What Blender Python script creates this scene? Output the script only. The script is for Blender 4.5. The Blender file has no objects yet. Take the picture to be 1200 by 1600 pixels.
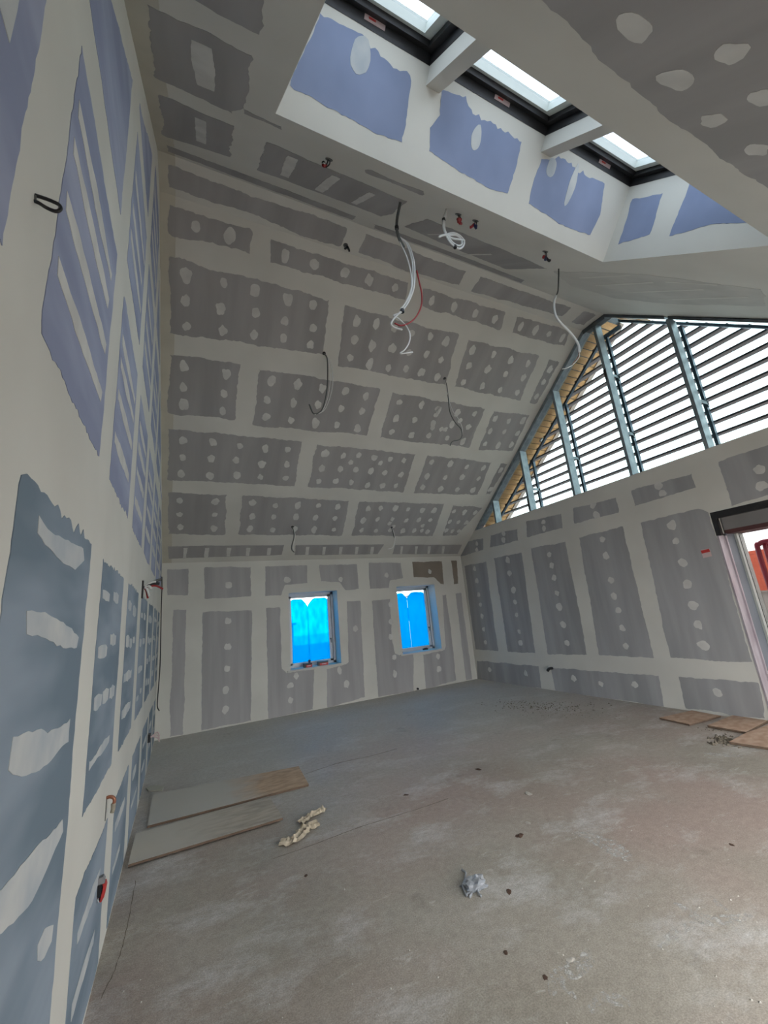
import bpy, bmesh, math, random
from mathutils import Vector, noise
random.seed(7)
C = bpy.context.scene.collection
SC = bpy.context.scene
V = Vector

# ------------------------------------------------------------------ camera
W, D = 6.468, 8.819            # room: x 0..W (gable to gable), y Y0..D (eave to eave)
ZR, Y1, Y2 = 6.095, 4.091, 4.507   # flat ridge strip
ZE = 2.8415                    # eave height
MB = 0.84125                   # near slope gradient
MA = (ZR - ZE) / (D - Y2)      # far slope gradient
Y0 = Y1 - (ZR - ZE) / MB       # wall behind the camera
ZS = 3.33                      # bottom of the gable opening
CAM = V((0.335, 0.701, 1.6)); F = 634.13
def basis(rx, ry, rz):
    cy, sy = math.cos(rz), math.sin(rz)
    f = V((sy, cy, 0)); r = V((cy, -sy, 0)); u = V((0, 0, 1))
    c, s = math.cos(rx), math.sin(rx); f, u = c*f + s*u, c*u - s*f
    c, s = math.cos(ry), math.sin(ry); r, u = c*r + s*u, c*u - s*r
    return r, u, f
R_, U_, F_ = basis(0.24831, -0.0929, 0.47126)
cd = bpy.data.cameras.new('camera'); cam = bpy.data.objects.new('camera', cd); C.objects.link(cam)
from mathutils import Matrix
m = Matrix((( R_.x, U_.x, -F_.x, CAM.x), (R_.y, U_.y, -F_.y, CAM.y), (R_.z, U_.z, -F_.z, CAM.z), (0, 0, 0, 1)))
cam.matrix_world = m
cd.sensor_fit = 'VERTICAL'; cd.sensor_height = 36; cd.lens = F / 1600 * 36
cd.clip_start = 0.02; cd.clip_end = 300
SC.camera = cam

# ------------------------------------------------------------------ sky and exposure
SC.view_settings.view_transform = 'Standard'
SC.view_settings.look = 'None'
SC.view_settings.gamma = 1
SC.view_settings.use_curve_mapping = False
SC.view_settings.exposure = -0.42
w = bpy.data.worlds.new('overcast_sky'); SC.world = w; w.use_nodes = True
nt = w.node_tree; nt.nodes.clear()
o_ = nt.nodes.new('ShaderNodeOutputWorld'); b_ = nt.nodes.new('ShaderNodeBackground')
tc = nt.nodes.new('ShaderNodeTexCoord'); nz = nt.nodes.new('ShaderNodeTexNoise'); rp = nt.nodes.new('ShaderNodeValToRGB')
nz.inputs['Scale'].default_value = 1.6; nz.inputs['Detail'].default_value = 3
rp.color_ramp.elements[0].position = 0.3; rp.color_ramp.elements[0].color = (0.93, 0.965, 1.0, 1)
rp.color_ramp.elements[1].position = 0.7; rp.color_ramp.elements[1].color = (1.0, 1.0, 0.995, 1)
nt.links.new(tc.outputs['Generated'], nz.inputs['Vector']); nt.links.new(nz.outputs['Fac'], rp.inputs['Fac'])
nt.links.new(rp.outputs['Color'], b_.inputs['Color']); nt.links.new(b_.outputs['Background'], o_.inputs['Surface'])
b_.inputs['Strength'].default_value = 12.5
SUN_DIR = None

# ------------------------------------------------------------------ materials
def mat(name, col, rough=0.7, metal=0.0, var=0.0, vscale=(3, 3, 3), col2=None, bump=0.0, bscale=60, spec=0.5, detail=3, ramp=(0.35, 0.65)):
    M = bpy.data.materials.new(name); M.use_nodes = True
    n = M.node_tree; b = n.nodes['Principled BSDF']
    b.inputs['Roughness'].default_value = rough; b.inputs['Metallic'].default_value = metal
    b.inputs['Specular IOR Level'].default_value = spec
    c = (*col, 1)
    t = n.nodes.new('ShaderNodeTexCoord')
    if col2 is None: col2 = tuple(x*(1-var) for x in col)
    mp = n.nodes.new('ShaderNodeMapping'); mp.inputs['Scale'].default_value = vscale
    z = n.nodes.new('ShaderNodeTexNoise'); z.inputs['Scale'].default_value = 1.0; z.inputs['Detail'].default_value = detail
    r = n.nodes.new('ShaderNodeValToRGB'); r.color_ramp.elements[0].position = ramp[0]; r.color_ramp.elements[1].position = ramp[1]
    r.color_ramp.elements[0].color = (*col2, 1); r.color_ramp.elements[1].color = c
    n.links.new(t.outputs['Object'], mp.inputs['Vector']); n.links.new(mp.outputs['Vector'], z.inputs['Vector'])
    n.links.new(z.outputs['Fac'], r.inputs['Fac']); n.links.new(r.outputs['Color'], b.inputs['Base Color'])
    if bump:
        z2 = n.nodes.new('ShaderNodeTexNoise'); z2.inputs['Scale'].default_value = bscale; z2.inputs['Detail'].default_value = 4
        bp = n.nodes.new('ShaderNodeBump'); bp.inputs['Strength'].default_value = bump; bp.inputs['Distance'].default_value = 0.004
        n.links.new(t.outputs['Object'], z2.inputs['Vector']); n.links.new(z2.outputs['Fac'], bp.inputs['Height'])
        n.links.new(bp.outputs['Normal'], b.inputs['Normal'])
    return M
M = {}
M['compound'] = mat('joint_compound', (0.61, 0.595, 0.54), 0.85, var=0.10, vscale=(1.2, 1.2, 1.2), bump=0.05, bscale=30, spec=0.25)
M['grey_slope'] = mat('grey_board_slope', (0.365, 0.35, 0.34), 0.85, col2=(0.30, 0.288, 0.28), vscale=(3.6, .5, .5), spec=0.2)
M['grey_back'] = mat('grey_board_back', (0.40, 0.385, 0.38), 0.85, col2=(0.33, 0.32, 0.315), vscale=(5, 1, .5), spec=0.2)
M['grey_right'] = mat('grey_board_right', (0.365, 0.36, 0.358), 0.85, col2=(0.285, 0.283, 0.283), vscale=(1, 4, .5), spec=0.2)
M['brown_board'] = mat('brown_board', (0.25, 0.215, 0.175), 0.85, var=0.12, spec=0.2)
M['blue_shaded'] = mat('blue_board_shaded', (0.265, 0.312, 0.365), 0.85, col2=(0.16, 0.205, 0.25), vscale=(1, .9, 3.2), spec=0.2, ramp=(0.4, 0.62))  # same blue board, painted darker for the weaker light lower down
M['blue_lit'] = mat('blue_board_lit', (0.35, 0.375, 0.485), 0.85, col2=(0.255, 0.28, 0.39), vscale=(1, .9, 3.2), spec=0.2, ramp=(0.4, 0.62))  # same blue board, painted lighter for the stronger light higher up
M['blue_shaft'] = mat('blue_board_shaft', (0.25, 0.295, 0.43), 0.85, col2=(0.205, 0.245, 0.36), vscale=(2, 2, 2), spec=0.2)
M['dab'] = mat('filler_dab', (0.60, 0.59, 0.555), 0.85, var=0.14, vscale=(6, 6, 6), spec=0.2)
M['dab_light'] = mat('filler_dab_light', (0.54, 0.545, 0.525), 0.85, col2=(0.40, 0.43, 0.455), vscale=(5, 5, 5), spec=0.2)
M['corner'] = mat('corner_tape', (0.52, 0.49, 0.41), 0.85, var=0.1, spec=0.2)
M['galv'] = mat('galvanised_steel', (0.30, 0.35, 0.375), 0.45, 0.5, col2=(0.20, 0.245, 0.27), vscale=(9, 9, 9))
M['galv_dark'] = mat('dull_steel', (0.16, 0.19, 0.21), 0.5, 0.6, var=0.3, vscale=(8, 8, 8))
M['blue_steel'] = mat('blue_grey_steel', (0.17, 0.23, 0.30), 0.5, 0.2, var=0.2)
M['batten'] = mat('purple_brown_batten', (0.24, 0.195, 0.205), 0.6, var=0.25, vscale=(4, 1, 4))
M['soffit'] = mat('soffit_timber', (0.80, 0.46, 0.20), 0.55, col2=(0.62, 0.33, 0.13), vscale=(1.5, 14, 14))
M['soffit_edge'] = mat('soffit_edge', (0.55, 0.44, 0.38), 0.6, var=0.1)
M['black'] = mat('black_frame', (0.016, 0.015, 0.016), 0.45, var=0.3, vscale=(6, 6, 6))
M['black_steel'] = mat('black_steel', (0.02, 0.019, 0.02), 0.45, 0.2, col2=(0.06, 0.055, 0.05), vscale=(7, 7, 7), ramp=(.2, .5))
M['sash_white'] = mat('white_sash', (0.60, 0.64, 0.60), 0.5, var=0.04)
M['pvc'] = mat('white_pvc', (0.55, 0.58, 0.60), 0.35, var=0.05)
M['white'] = mat('white_sheath', (0.62, 0.62, 0.60), 0.45, var=0.08)
M['grey_sheath'] = mat('grey_sheath', (0.10, 0.105, 0.10), 0.5, var=0.1)
M['black_sheath'] = mat('black_sheath', (0.012, 0.012, 0.014), 0.4, var=0.1)
M['red_wire'] = mat('red_wire', (0.30, 0.018, 0.02), 0.45, var=0.2)
M['dark_blue'] = mat('dark_blue_wire', (0.02, 0.03, 0.10), 0.45, var=0.2)
M['copper'] = mat('copper_pipe', (0.30, 0.12, 0.07), 0.4, 0.5, var=0.3, vscale=(30, 30, 30))
M['tape'] = mat('ptfe_tape', (0.30, 0.27, 0.21), 0.7, var=0.3, vscale=(50, 50, 50))
M['ply'] = mat('plywood_dusty', (0.43, 0.385, 0.31), 0.8, col2=(0.34, 0.295, 0.235), vscale=(2, 9, 5), bump=0.1, bscale=40, spec=0.2)
M['osb'] = mat('chipboard', (0.44, 0.33, 0.23), 0.8, col2=(0.31, 0.21, 0.135), vscale=(16, 24, 16), bump=0.1, bscale=50, spec=0.2)
M['ply_edge'] = mat('board_edge', (0.16, 0.105, 0.07), 0.8, var=0.3, vscale=(20, 20, 60))
M['osb_door'] = mat('chipboard_door', (0.52, 0.37, 0.27), 0.75, col2=(0.40, 0.26, 0.18), vscale=(9, 16, 9), bump=0.1, bscale=50, spec=0.2)
M['paper'] = mat('crumpled_paper', (0.56, 0.47, 0.35), 0.85, col2=(0.40, 0.33, 0.23), vscale=(14, 14, 14), ramp=(.3, .6))
M['plaster_off'] = mat('plaster_offcut', (0.48, 0.46, 0.37), 0.85, var=0.15)
M['rubble'] = mat('rubble', (0.20, 0.165, 0.12), 0.95, col2=(0.10, 0.085, 0.065), vscale=(30, 30, 30))
M['chip'] = mat('pale_chip', (0.52, 0.48, 0.42), 0.9, var=0.2, vscale=(30, 30, 30))
M['leaf'] = mat('brown_scrap', (0.10, 0.055, 0.035), 0.9, var=0.3, vscale=(30, 30, 30))
M['orange'] = mat('orange_cladding', (0.62, 0.12, 0.06), 0.7, var=0.12, vscale=(1, 4, 8))
M['fence'] = mat('pale_fence', (0.42, 0.38, 0.34), 0.8, var=0.3, vscale=(1, 3, 1))
M['pave'] = mat('outside_paving', (0.55, 0.51, 0.48), 0.9, var=0.15)
M['red_paint'] = mat('red_paint', (0.33, 0.01, 0.03), 0.35, var=0.1)
M['red_label'] = mat('red_label', (0.50, 0.04, 0.035), 0.5, var=0.1)
M['pink_label'] = mat('pink_label', (0.55, 0.42, 0.41), 0.5, var=0.1)
M['channel'] = mat('slotted_channel', (0.50, 0.46, 0.49), 0.4, 0.35, col2=(0.38, 0.33, 0.36), vscale=(10, 10, 3))
M['jamb_steel'] = mat('painted_stud', (0.17, 0.19, 0.22), 0.5, 0.2, var=0.15)
M['alu'] = mat('pale_aluminium', (0.44, 0.46, 0.43), 0.4, 0.1, var=0.05)
M['head_grey'] = mat('grey_soffit_board', (0.24, 0.235, 0.235), 0.8, var=0.1)
M['rust'] = mat('dark_red_frame', (0.09, 0.035, 0.035), 0.5, var=0.3, vscale=(5, 5, 5))
M['house'] = mat('house_render', (0.30, 0.34, 0.40), 0.9, var=0.15)
M['roof_tile'] = mat('house_roof', (0.20, 0.22, 0.25), 0.9, var=0.15)
M['dark_fence'] = mat('dark_fence', (0.22, 0.24, 0.28), 0.9, var=0.2)

def floor_mat():
    Mx = bpy.data.materials.new('concrete_floor'); Mx.use_nodes = True
    n = Mx.node_tree; L = n.links; b = n.nodes['Principled BSDF']
    t = n.nodes.new('ShaderNodeTexCoord')
    def nz(scale, det=4, rough=.55, vs=None, dist=0.0):
        z = n.nodes.new('ShaderNodeTexNoise'); z.inputs['Scale'].default_value = scale; z.inputs['Detail'].default_value = det
        z.inputs['Roughness'].default_value = rough; z.inputs['Distortion'].default_value = dist
        if vs:
            mp = n.nodes.new('ShaderNodeMapping'); mp.inputs['Scale'].default_value = vs[:3]; mp.inputs['Rotation'].default_value = (0, 0, vs[3])
            L.new(t.outputs['Object'], mp.inputs['Vector']); L.new(mp.outputs['Vector'], z.inputs['Vector'])
        else: L.new(t.outputs['Object'], z.inputs['Vector'])
        return z
    def ramp(src, a, b2, ca, cb):
        r = n.nodes.new('ShaderNodeValToRGB'); r.color_ramp.elements[0].position = a; r.color_ramp.elements[1].position = b2
        r.color_ramp.elements[0].color = ca; r.color_ramp.elements[1].color = cb; L.new(src, r.inputs['Fac']); return r.outputs['Color']
    def mix(fac, a, b2, mode='MIX'):
        x = n.nodes.new('ShaderNodeMix'); x.data_type = 'RGBA'; x.blend_type = mode
        if isinstance(fac, float): x.inputs[0].default_value = fac
        else: L.new(fac, x.inputs[0])
        L.new(a, x.inputs[6])
        if isinstance(b2, tuple): x.inputs[7].default_value = b2
        else: L.new(b2, x.inputs[7])
        return x.outputs[2]
    base = ramp(nz(0.8, 5, .6).outputs['Fac'], .3, .7, (0.30, 0.265, 0.215, 1), (0.46, 0.42, 0.36, 1))
    g = ramp(nz(0.55, 3).outputs['Fac'], .4, .62, (0, 0, 0, 1), (1, 1, 1, 1))
    c = mix(g, base, (0.40, 0.315, 0.27, 1))
    # dusty pale drifts
    d = ramp(nz(1.3, 6, .7, (1, 1.6, 1, .5)).outputs['Fac'], .51, .66, (0, 0, 0, 1), (.75, .75, .75, 1))
    dm = ramp(nz(18, 8, .8, (1, 1.8, 1, .5)).outputs['Fac'], .38, .60, (.25, .25, .25, 1), (1, 1, 1, 1)); d = mix(1.0, d, dm, 'MULTIPLY')
    c = mix(d, c, (0.64, 0.63, 0.61, 1))
    # pale dust plus painted-in brightness, lifting the far half of the slab
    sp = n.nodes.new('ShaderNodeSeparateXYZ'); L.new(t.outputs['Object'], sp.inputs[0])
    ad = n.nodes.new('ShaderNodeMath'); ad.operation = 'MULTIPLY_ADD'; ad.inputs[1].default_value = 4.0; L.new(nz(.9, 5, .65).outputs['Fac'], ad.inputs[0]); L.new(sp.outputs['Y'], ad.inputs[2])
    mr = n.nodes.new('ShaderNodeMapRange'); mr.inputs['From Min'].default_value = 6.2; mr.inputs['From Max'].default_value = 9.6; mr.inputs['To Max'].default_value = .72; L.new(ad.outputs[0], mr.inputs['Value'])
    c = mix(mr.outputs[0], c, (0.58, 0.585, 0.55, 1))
    # small scraped streaks
    s = ramp(nz(5, 8, .75, (.6, 2.4, 1, .9), 1.2).outputs['Fac'], .60, .70, (0, 0, 0, 1), (.55, .55, .55, 1))
    c = mix(s, c, (0.66, 0.64, 0.60, 1))
    # dark damp stains
    k = ramp(nz(2.6, 7, .7).outputs['Fac'], .28, .40, (.45, .45, .45, 1), (0, 0, 0, 1))
    c = mix(k, c, (0.20, 0.17, 0.13, 1))
    f = ramp(nz(140, 3, .8).outputs['Fac'], .35, .65, (.72, .72, .72, 1), (1.2, 1.2, 1.2, 1))
    c = mix(1.0, c, f, 'MULTIPLY')
    f2 = ramp(nz(22, 8, .8).outputs['Fac'], .35, .65, (.84, .83, .81, 1), (1.10, 1.10, 1.10, 1))
    c = mix(1.0, c, f2, 'MULTIPLY')
    L.new(c, b.inputs['Base Color'])
    r = ramp(nz(1.8, 4).outputs['Fac'], .3, .7, (.48, .48, .48, 1), (.75, .75, .75, 1)); L.new(r, b.inputs['Roughness'])
    b.inputs['Specular IOR Level'].default_value = 0.45
    bp = n.nodes.new('ShaderNodeBump'); bp.inputs['Strength'].default_value = .25; bp.inputs['Distance'].default_value = .004
    L.new(nz(45, 6, .7).outputs['Fac'], bp.inputs['Height']); L.new(bp.outputs['Normal'], b.inputs['Normal'])
    return Mx
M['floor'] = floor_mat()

def dusty(name, dust, bare, x0, x1, vs):
    Mx = mat(name, bare, 0.8, col2=tuple(c*.72 for c in bare), vscale=vs, bump=0.1, bscale=40, spec=0.2)
    n = Mx.node_tree; L = n.links; b = n.nodes['Principled BSDF']; old = b.inputs['Base Color'].links[0].from_socket
    t = n.nodes['Texture Coordinate']; sp = n.nodes.new('ShaderNodeSeparateXYZ'); L.new(t.outputs['Object'], sp.inputs[0])
    z = n.nodes.new('ShaderNodeTexNoise'); z.inputs['Scale'].default_value = 5; z.inputs['Detail'].default_value = 5; L.new(t.outputs['Object'], z.inputs['Vector'])
    ad = n.nodes.new('ShaderNodeMath'); ad.operation = 'MULTIPLY_ADD'; ad.inputs[1].default_value = .5; L.new(z.outputs['Fac'], ad.inputs[0]); L.new(sp.outputs['X'], ad.inputs[2])
    mr = n.nodes.new('ShaderNodeMapRange'); mr.inputs['From Min'].default_value = x0+.25; mr.inputs['From Max'].default_value = x1+.25; L.new(ad.outputs[0], mr.inputs['Value'])
    mx = n.nodes.new('ShaderNodeMix'); mx.data_type = 'RGBA'; mx.inputs[6].default_value = (*dust, 1); L.new(mr.outputs[0], mx.inputs[0]); L.new(old, mx.inputs[7]); L.new(mx.outputs[2], b.inputs['Base Color'])
    return Mx
M['osb'] = dusty('chipboard', (0.50, 0.475, 0.42), (0.56, 0.40, 0.27), -.05, .35, (9, 26, 9))
M['ply'] = dusty('plywood_dusty', (0.54, 0.50, 0.43), (0.50, 0.44, 0.36), -.3, .3, (6, 20, 5))
def glass_mat(name, tint):
    Mx = bpy.data.materials.new(name); Mx.use_nodes = True
    n = Mx.node_tree; n.nodes.clear(); L = n.links
    o = n.nodes.new('ShaderNodeOutputMaterial'); tr = n.nodes.new('ShaderNodeBsdfTransparent'); tr.inputs['Color'].default_value = (*tint, 1)
    gl = n.nodes.new('ShaderNodeBsdfGlossy'); gl.inputs['Roughness'].default_value = 0.03
    mx = n.nodes.new('ShaderNodeMixShader'); mx.inputs['Fac'].default_value = 0.03
    L.new(tr.outputs['BSDF'], mx.inputs[1]); L.new(gl.outputs['BSDF'], mx.inputs[2]); L.new(mx.outputs['Shader'], o.inputs['Surface'])
    return Mx
M['roof_glass'] = glass_mat('tinted_roof_glass', (0.52, 0.56, 0.60))
M['gable_dimmer'] = glass_mat('gable_sky_dimmer', (0.54, 0.61, 0.615))
M['door_dimmer'] = glass_mat('door_light_dimmer', (0.46, 0.46, 0.46))
M['clear'] = glass_mat('clear_glass', (0.9, 0.93, 0.93))
def film_mat():
    Mx = bpy.data.materials.new('blue_protective_film'); Mx.use_nodes = True
    n = Mx.node_tree; n.nodes.clear(); L = n.links
    o = n.nodes.new('ShaderNodeOutputMaterial'); tr = n.nodes.new('ShaderNodeBsdfTransparent'); tl = n.nodes.new('ShaderNodeBsdfTranslucent')
    t = n.nodes.new('ShaderNodeTexCoord'); mp = n.nodes.new('ShaderNodeMapping'); mp.inputs['Scale'].default_value = (13, 1, 4.5)
    z = n.nodes.new('ShaderNodeTexNoise'); z.inputs['Scale'].default_value = 1; z.inputs['Detail'].default_value = 3
    L.new(t.outputs['Object'], mp.inputs['Vector']); L.new(mp.outputs['Vector'], z.inputs['Vector'])
    r = n.nodes.new('ShaderNodeValToRGB'); r.color_ramp.elements[0].position = .35; r.color_ramp.elements[1].position = .65
    r.color_ramp.elements[0].color = (0.0, 0.07, 0.25, 1); r.color_ramp.elements[1].color = (0.0, 0.17, 0.34, 1)
    L.new(z.outputs['Fac'], r.inputs['Fac']); L.new(r.outputs['Color'], tr.inputs['Color'])
    tl.inputs['Color'].default_value = (0.0, 0.14, 0.40, 1)
    mx = n.nodes.new('ShaderNodeMixShader'); mx.inputs['Fac'].default_value = .45
    L.new(tr.outputs['BSDF'], mx.inputs[1]); L.new(tl.outputs['BSDF'], mx.inputs[2]); L.new(mx.outputs['Shader'], o.inputs['Surface'])
    return Mx
M['film'] = film_mat()
def plastic_mat():
    Mx = mat('clear_wrap', (0.45, 0.47, 0.50), 0.25, var=.2, vscale=(20, 20, 20))
    Mx.node_tree.nodes['Principled BSDF'].inputs['Alpha'].default_value = 0.6
    return Mx
M['wrap'] = plastic_mat()

# ------------------------------------------------------------------ helpers
def ray(x, y): return F_*F + R_*(x-600) + U_*(800-y)
class Plane:
    """A flat surface with an origin, two in-plane axes and a normal that points into the room."""
    def __init__(s, o, u, v, n): s.o, s.u, s.v, s.n = V(o), V(u).normalized(), V(v).normalized(), V(n).normalized()
    def px(s, x, y):
        d = ray(x, y); P = CAM + d*((s.o-CAM).dot(s.n)/d.dot(s.n)); return ((P-s.o).dot(s.u), (P-s.o).dot(s.v))
    def at(s, a, b, h=0): return s.o + s.u*a + s.v*b + s.n*h
    def pt(s, x, y, h=0): a, b = s.px(x, y); return s.at(a, b, h)
LEFT = Plane((0, 0, 0), (0, 1, 0), (0, 0, 1), (1, 0, 0))
BACK = Plane((0, D, 0), (1, 0, 0), (0, 0, 1), (0, -1, 0))
RIGHT = Plane((W, 0, 0), (0, 1, 0), (0, 0, 1), (-1, 0, 0))
FLOOR = Plane((0, 0, 0), (1, 0, 0), (0, 1, 0), (0, 0, 1))
STRIP = Plane((0, 0, ZR), (1, 0, 0), (0, 1, 0), (0, 0, -1))
FAR = Plane((0, Y2, ZR), (1, 0, 0), (0, 1, -MA), (0, -MA, -1))      # v runs down the far slope
NEAR = Plane((0, Y1, ZR), (1, 0, 0), (0, -1, -MB), (0, MB, -1))     # v runs down the near slope
SLEN_A = math.hypot(D-Y2, ZR-ZE); SLEN_B = math.hypot(Y1-Y0, ZR-ZE)

def mesh(name, verts, faces, m, parent=None, smooth=False, loc=None, mats=None):
    me = bpy.data.meshes.new(name)
    if loc is not None: verts = [V(v)-V(loc) for v in verts]
    me.from_pydata([tuple(v) for v in verts], [], faces); me.update()
    for mm in (mats or [m]): me.materials.append(mm)
    if smooth:
        for p in me.polygons: p.use_smooth = True
    o = bpy.data.objects.new(name, me); C.objects.link(o)
    if loc is not None: o.location = loc
    if parent is not None:
        o.parent = parent
        if loc is None and parent.location.length > 0: o.location = -V(parent.location)
        elif loc is not None: o.location = V(loc)-V(parent.location)
    return o
def tag(o, label=None, cat=None, group=None, kind=None):
    if label: o['label'] = label
    if cat: o['category'] = cat
    if group: o['group'] = group
    if kind: o['kind'] = kind
    return o
def empty(name, loc, label, cat, group=None, kind=None):
    o = bpy.data.objects.new(name, None); C.objects.link(o); o.location = loc; o.empty_display_size = .1
    return tag(o, label, cat, group, kind)
class MB_:
    def __init__(s): s.v, s.f = [], []
    def add(s, vs, fs): k = len(s.v); s.v += [V(v) for v in vs]; s.f += [tuple(k+i for i in f) for f in fs]; return s
    def box(s, a, b):
        (x0, y0, z0), (x1, y1, z1) = [min(p, q) for p, q in zip(a, b)], [max(p, q) for p, q in zip(a, b)]
        return s.add([(x0,y0,z0),(x1,y0,z0),(x1,y1,z0),(x0,y1,z0),(x0,y0,z1),(x1,y0,z1),(x1,y1,z1),(x0,y1,z1)], BOXF)
    def hexa(s, q0, q1):   # two quads facing each other
        return s.add(list(q0)+list(q1), BOXF)
    def obox(s, o, a, b, c):   # box from corner o with edge vectors
        o, a, b, c = V(o), V(a), V(b), V(c)
        return s.add([o, o+a, o+a+b, o+b, o+c, o+a+c, o+a+b+c, o+b+c], BOXF)
    def tube(s, pts, r, seg=8, r1=None, smooth=6):
        P = spline(pts, smooth) if smooth else [V(p) for p in pts]
        n = len(P); rings = []; k0 = len(s.v)
        t = (P[1]-P[0]).normalized(); up = V((0, 0, 1)) if abs(t.z) < .9 else V((1, 0, 0)); a = t.cross(up).normalized()
        for i, p in enumerate(P):
            t = (P[min(i+1, n-1)]-P[max(i-1, 0)]).normalized(); a = (a - t*a.dot(t)).normalized(); b = t.cross(a)
            rr = r if r1 is None else r + (r1-r)*i/(n-1)
            for j in range(seg):
                th = 2*math.pi*j/seg; s.v.append(p + a*(rr*math.cos(th)) + b*(rr*math.sin(th)))
        for i in range(n-1):
            for j in range(seg):
                j2 = (j+1) % seg; s.f.append((k0+i*seg+j, k0+i*seg+j2, k0+(i+1)*seg+j2, k0+(i+1)*seg+j))
        s.f.append(tuple(k0+j for j in range(seg))[::-1]); s.f.append(tuple(k0+(n-1)*seg+j for j in range(seg)))
        return s
    def build(s, name, m, parent=None, smooth=False, loc=None): return mesh(name, s.v, s.f, m, parent, smooth, loc)
BOXF = [(0,3,2,1),(4,5,6,7),(0,1,5,4),(1,2,6,5),(2,3,7,6),(3,0,4,7)]
def spline(pts, k=6):
    P = [V(p) for p in pts]; out = []
    if len(P) < 3: return [P[0].lerp(P[-1], i/k) for i in range(k+1)]
    for i in range(len(P)-1):
        p0 = P[i-1] if i else P[0]*2-P[1]; p1, p2 = P[i], P[i+1]; p3 = P[i+2] if i+2 < len(P) else P[-1]*2-P[-2]
        for j in range(k):
            t = j/k; out.append(.5*((2*p1)+(p2-p0)*t+(2*p0-5*p1+4*p2-p3)*t*t+(3*p1-p0-3*p2+p3)*t**3))
    out.append(P[-1]); return out
rnd = random.uniform
def ragged(poly, step=.025, amp=.012, fringe=None):
    """Subdivide a 2-D outline and make its edge uneven like trowelled filler."""
    out = []; n = len(poly); sd = rnd(0, 99)
    for i in range(n):
        a, b = poly[i], poly[(i+1) % n]; L = math.hypot(b[0]-a[0], b[1]-a[1]); k = max(1, min(110, int(L/step)))
        if L < 1e-6: continue
        nx, ny = -(b[1]-a[1])/L, (b[0]-a[0])/L
        for j in range(k):
            t = j/k; x, y = a[0]+(b[0]-a[0])*t, a[1]+(b[1]-a[1])*t
            d = amp*(1.6*noise.noise(V((x*3+sd, y*3, sd))) + .8*noise.noise(V((x*14, y*14, sd+5))) + .5*noise.noise(V((x*41, y*41, sd+9))))
            if fringe and i in fringe: d += rnd(-1, 1)*fringe[i]
            if j == 0: d *= .4
            out.append((x+nx*d, y+ny*d))
    return out
def slab(name, pl, poly, h0, h1, m, parent, hole=None):
    """Thin flat piece lying on a plane, with real side edges."""
    n = len(poly)
    vs = [pl.at(a, b, h1) for a, b in poly] + [pl.at(a, b, h0) for a, b in poly]
    fs = [tuple(range(n))] + [(i, n+i, n+(i+1) % n, (i+1) % n) for i in range(n)]
    return mesh(name, vs, fs, m, parent)
def blob(pl, a, b, ra, rb, k=9, amp=.22, rot=0):
    sd = rnd(0, 99); out = []
    for i in range(k*2):
        th = math.pi*i/k; f = 1+amp*1.8*noise.noise(V((math.cos(th)*1.3+sd, math.sin(th)*1.3, sd)))
        x, y = ra*f*math.cos(th), rb*f*math.sin(th)
        out.append((a+x*math.cos(rot)-y*math.sin(rot), b+x*math.sin(rot)+y*math.cos(rot)))
    return out
def pxp(pl, pts, ox=0, oy=0, s=1.0): return [pl.px(ox+x/s, oy+y/s) for x, y in pts]
def board(pl, poly, m, parent, amp=.012, fringe=None, name='plasterboard', label=None):
    o = slab(name, pl, ragged(poly, amp=amp, fringe=fringe), 0, .002, m, parent)
    if label: o['label'] = label
    return o
def dab(pl, a, b, ra, rb, parent, m='dab', rot=0, amp=.22, h=.0034):
    return slab('filler_dab', pl, blob(pl, a, b, ra, rb, amp=amp, rot=rot), 0.002, h, M[m], parent)

def wall_grid(name, pl, us, vs, holes, thick, m, clip=None):
    """A wall of given thickness behind the plane, with rectangular holes."""
    us = sorted(set(us)); vs = sorted(set(vs)); vv, ff = [], []
    def solid(i, j):
        if not (0 <= i < len(us)-1 and 0 <= j < len(vs)-1): return False
        a, b = (us[i]+us[i+1])/2, (vs[j]+vs[j+1])/2
        return not any(h[0] < a < h[1] and h[2] < b < h[3] for h in holes)
    def quad(*p): k = len(vv); vv.extend(p); ff.append((k, k+1, k+2, k+3))
    for i in range(len(us)-1):
        for j in range(len(vs)-1):
            if not solid(i, j): continue
            u0, u1, v0, v1 = us[i], us[i+1], vs[j], vs[j+1]
            for h in (0, -thick): quad(pl.at(u0,v0,h), pl.at(u1,v0,h), pl.at(u1,v1,h), pl.at(u0,v1,h))
            if not solid(i-1, j): quad(pl.at(u0,v0), pl.at(u0,v1), pl.at(u0,v1,-thick), pl.at(u0,v0,-thick))
            if not solid(i+1, j): quad(pl.at(u1,v0), pl.at(u1,v1), pl.at(u1,v1,-thick), pl.at(u1,v0,-thick))
            if not solid(i, j-1): quad(pl.at(u0,v0), pl.at(u1,v0), pl.at(u1,v0,-thick), pl.at(u0,v0,-thick))
            if not solid(i, j+1): quad(pl.at(u0,v1), pl.at(u1,v1), pl.at(u1,v1,-thick), pl.at(u0,v1,-thick))
    return mesh(name, vv, ff, m)

# ------------------------------------------------------------------ shell
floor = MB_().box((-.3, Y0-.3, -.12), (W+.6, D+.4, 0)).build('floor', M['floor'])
tag(floor, 'dusty bare concrete floor slab of the unfinished room', 'floor', kind='structure')

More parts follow.
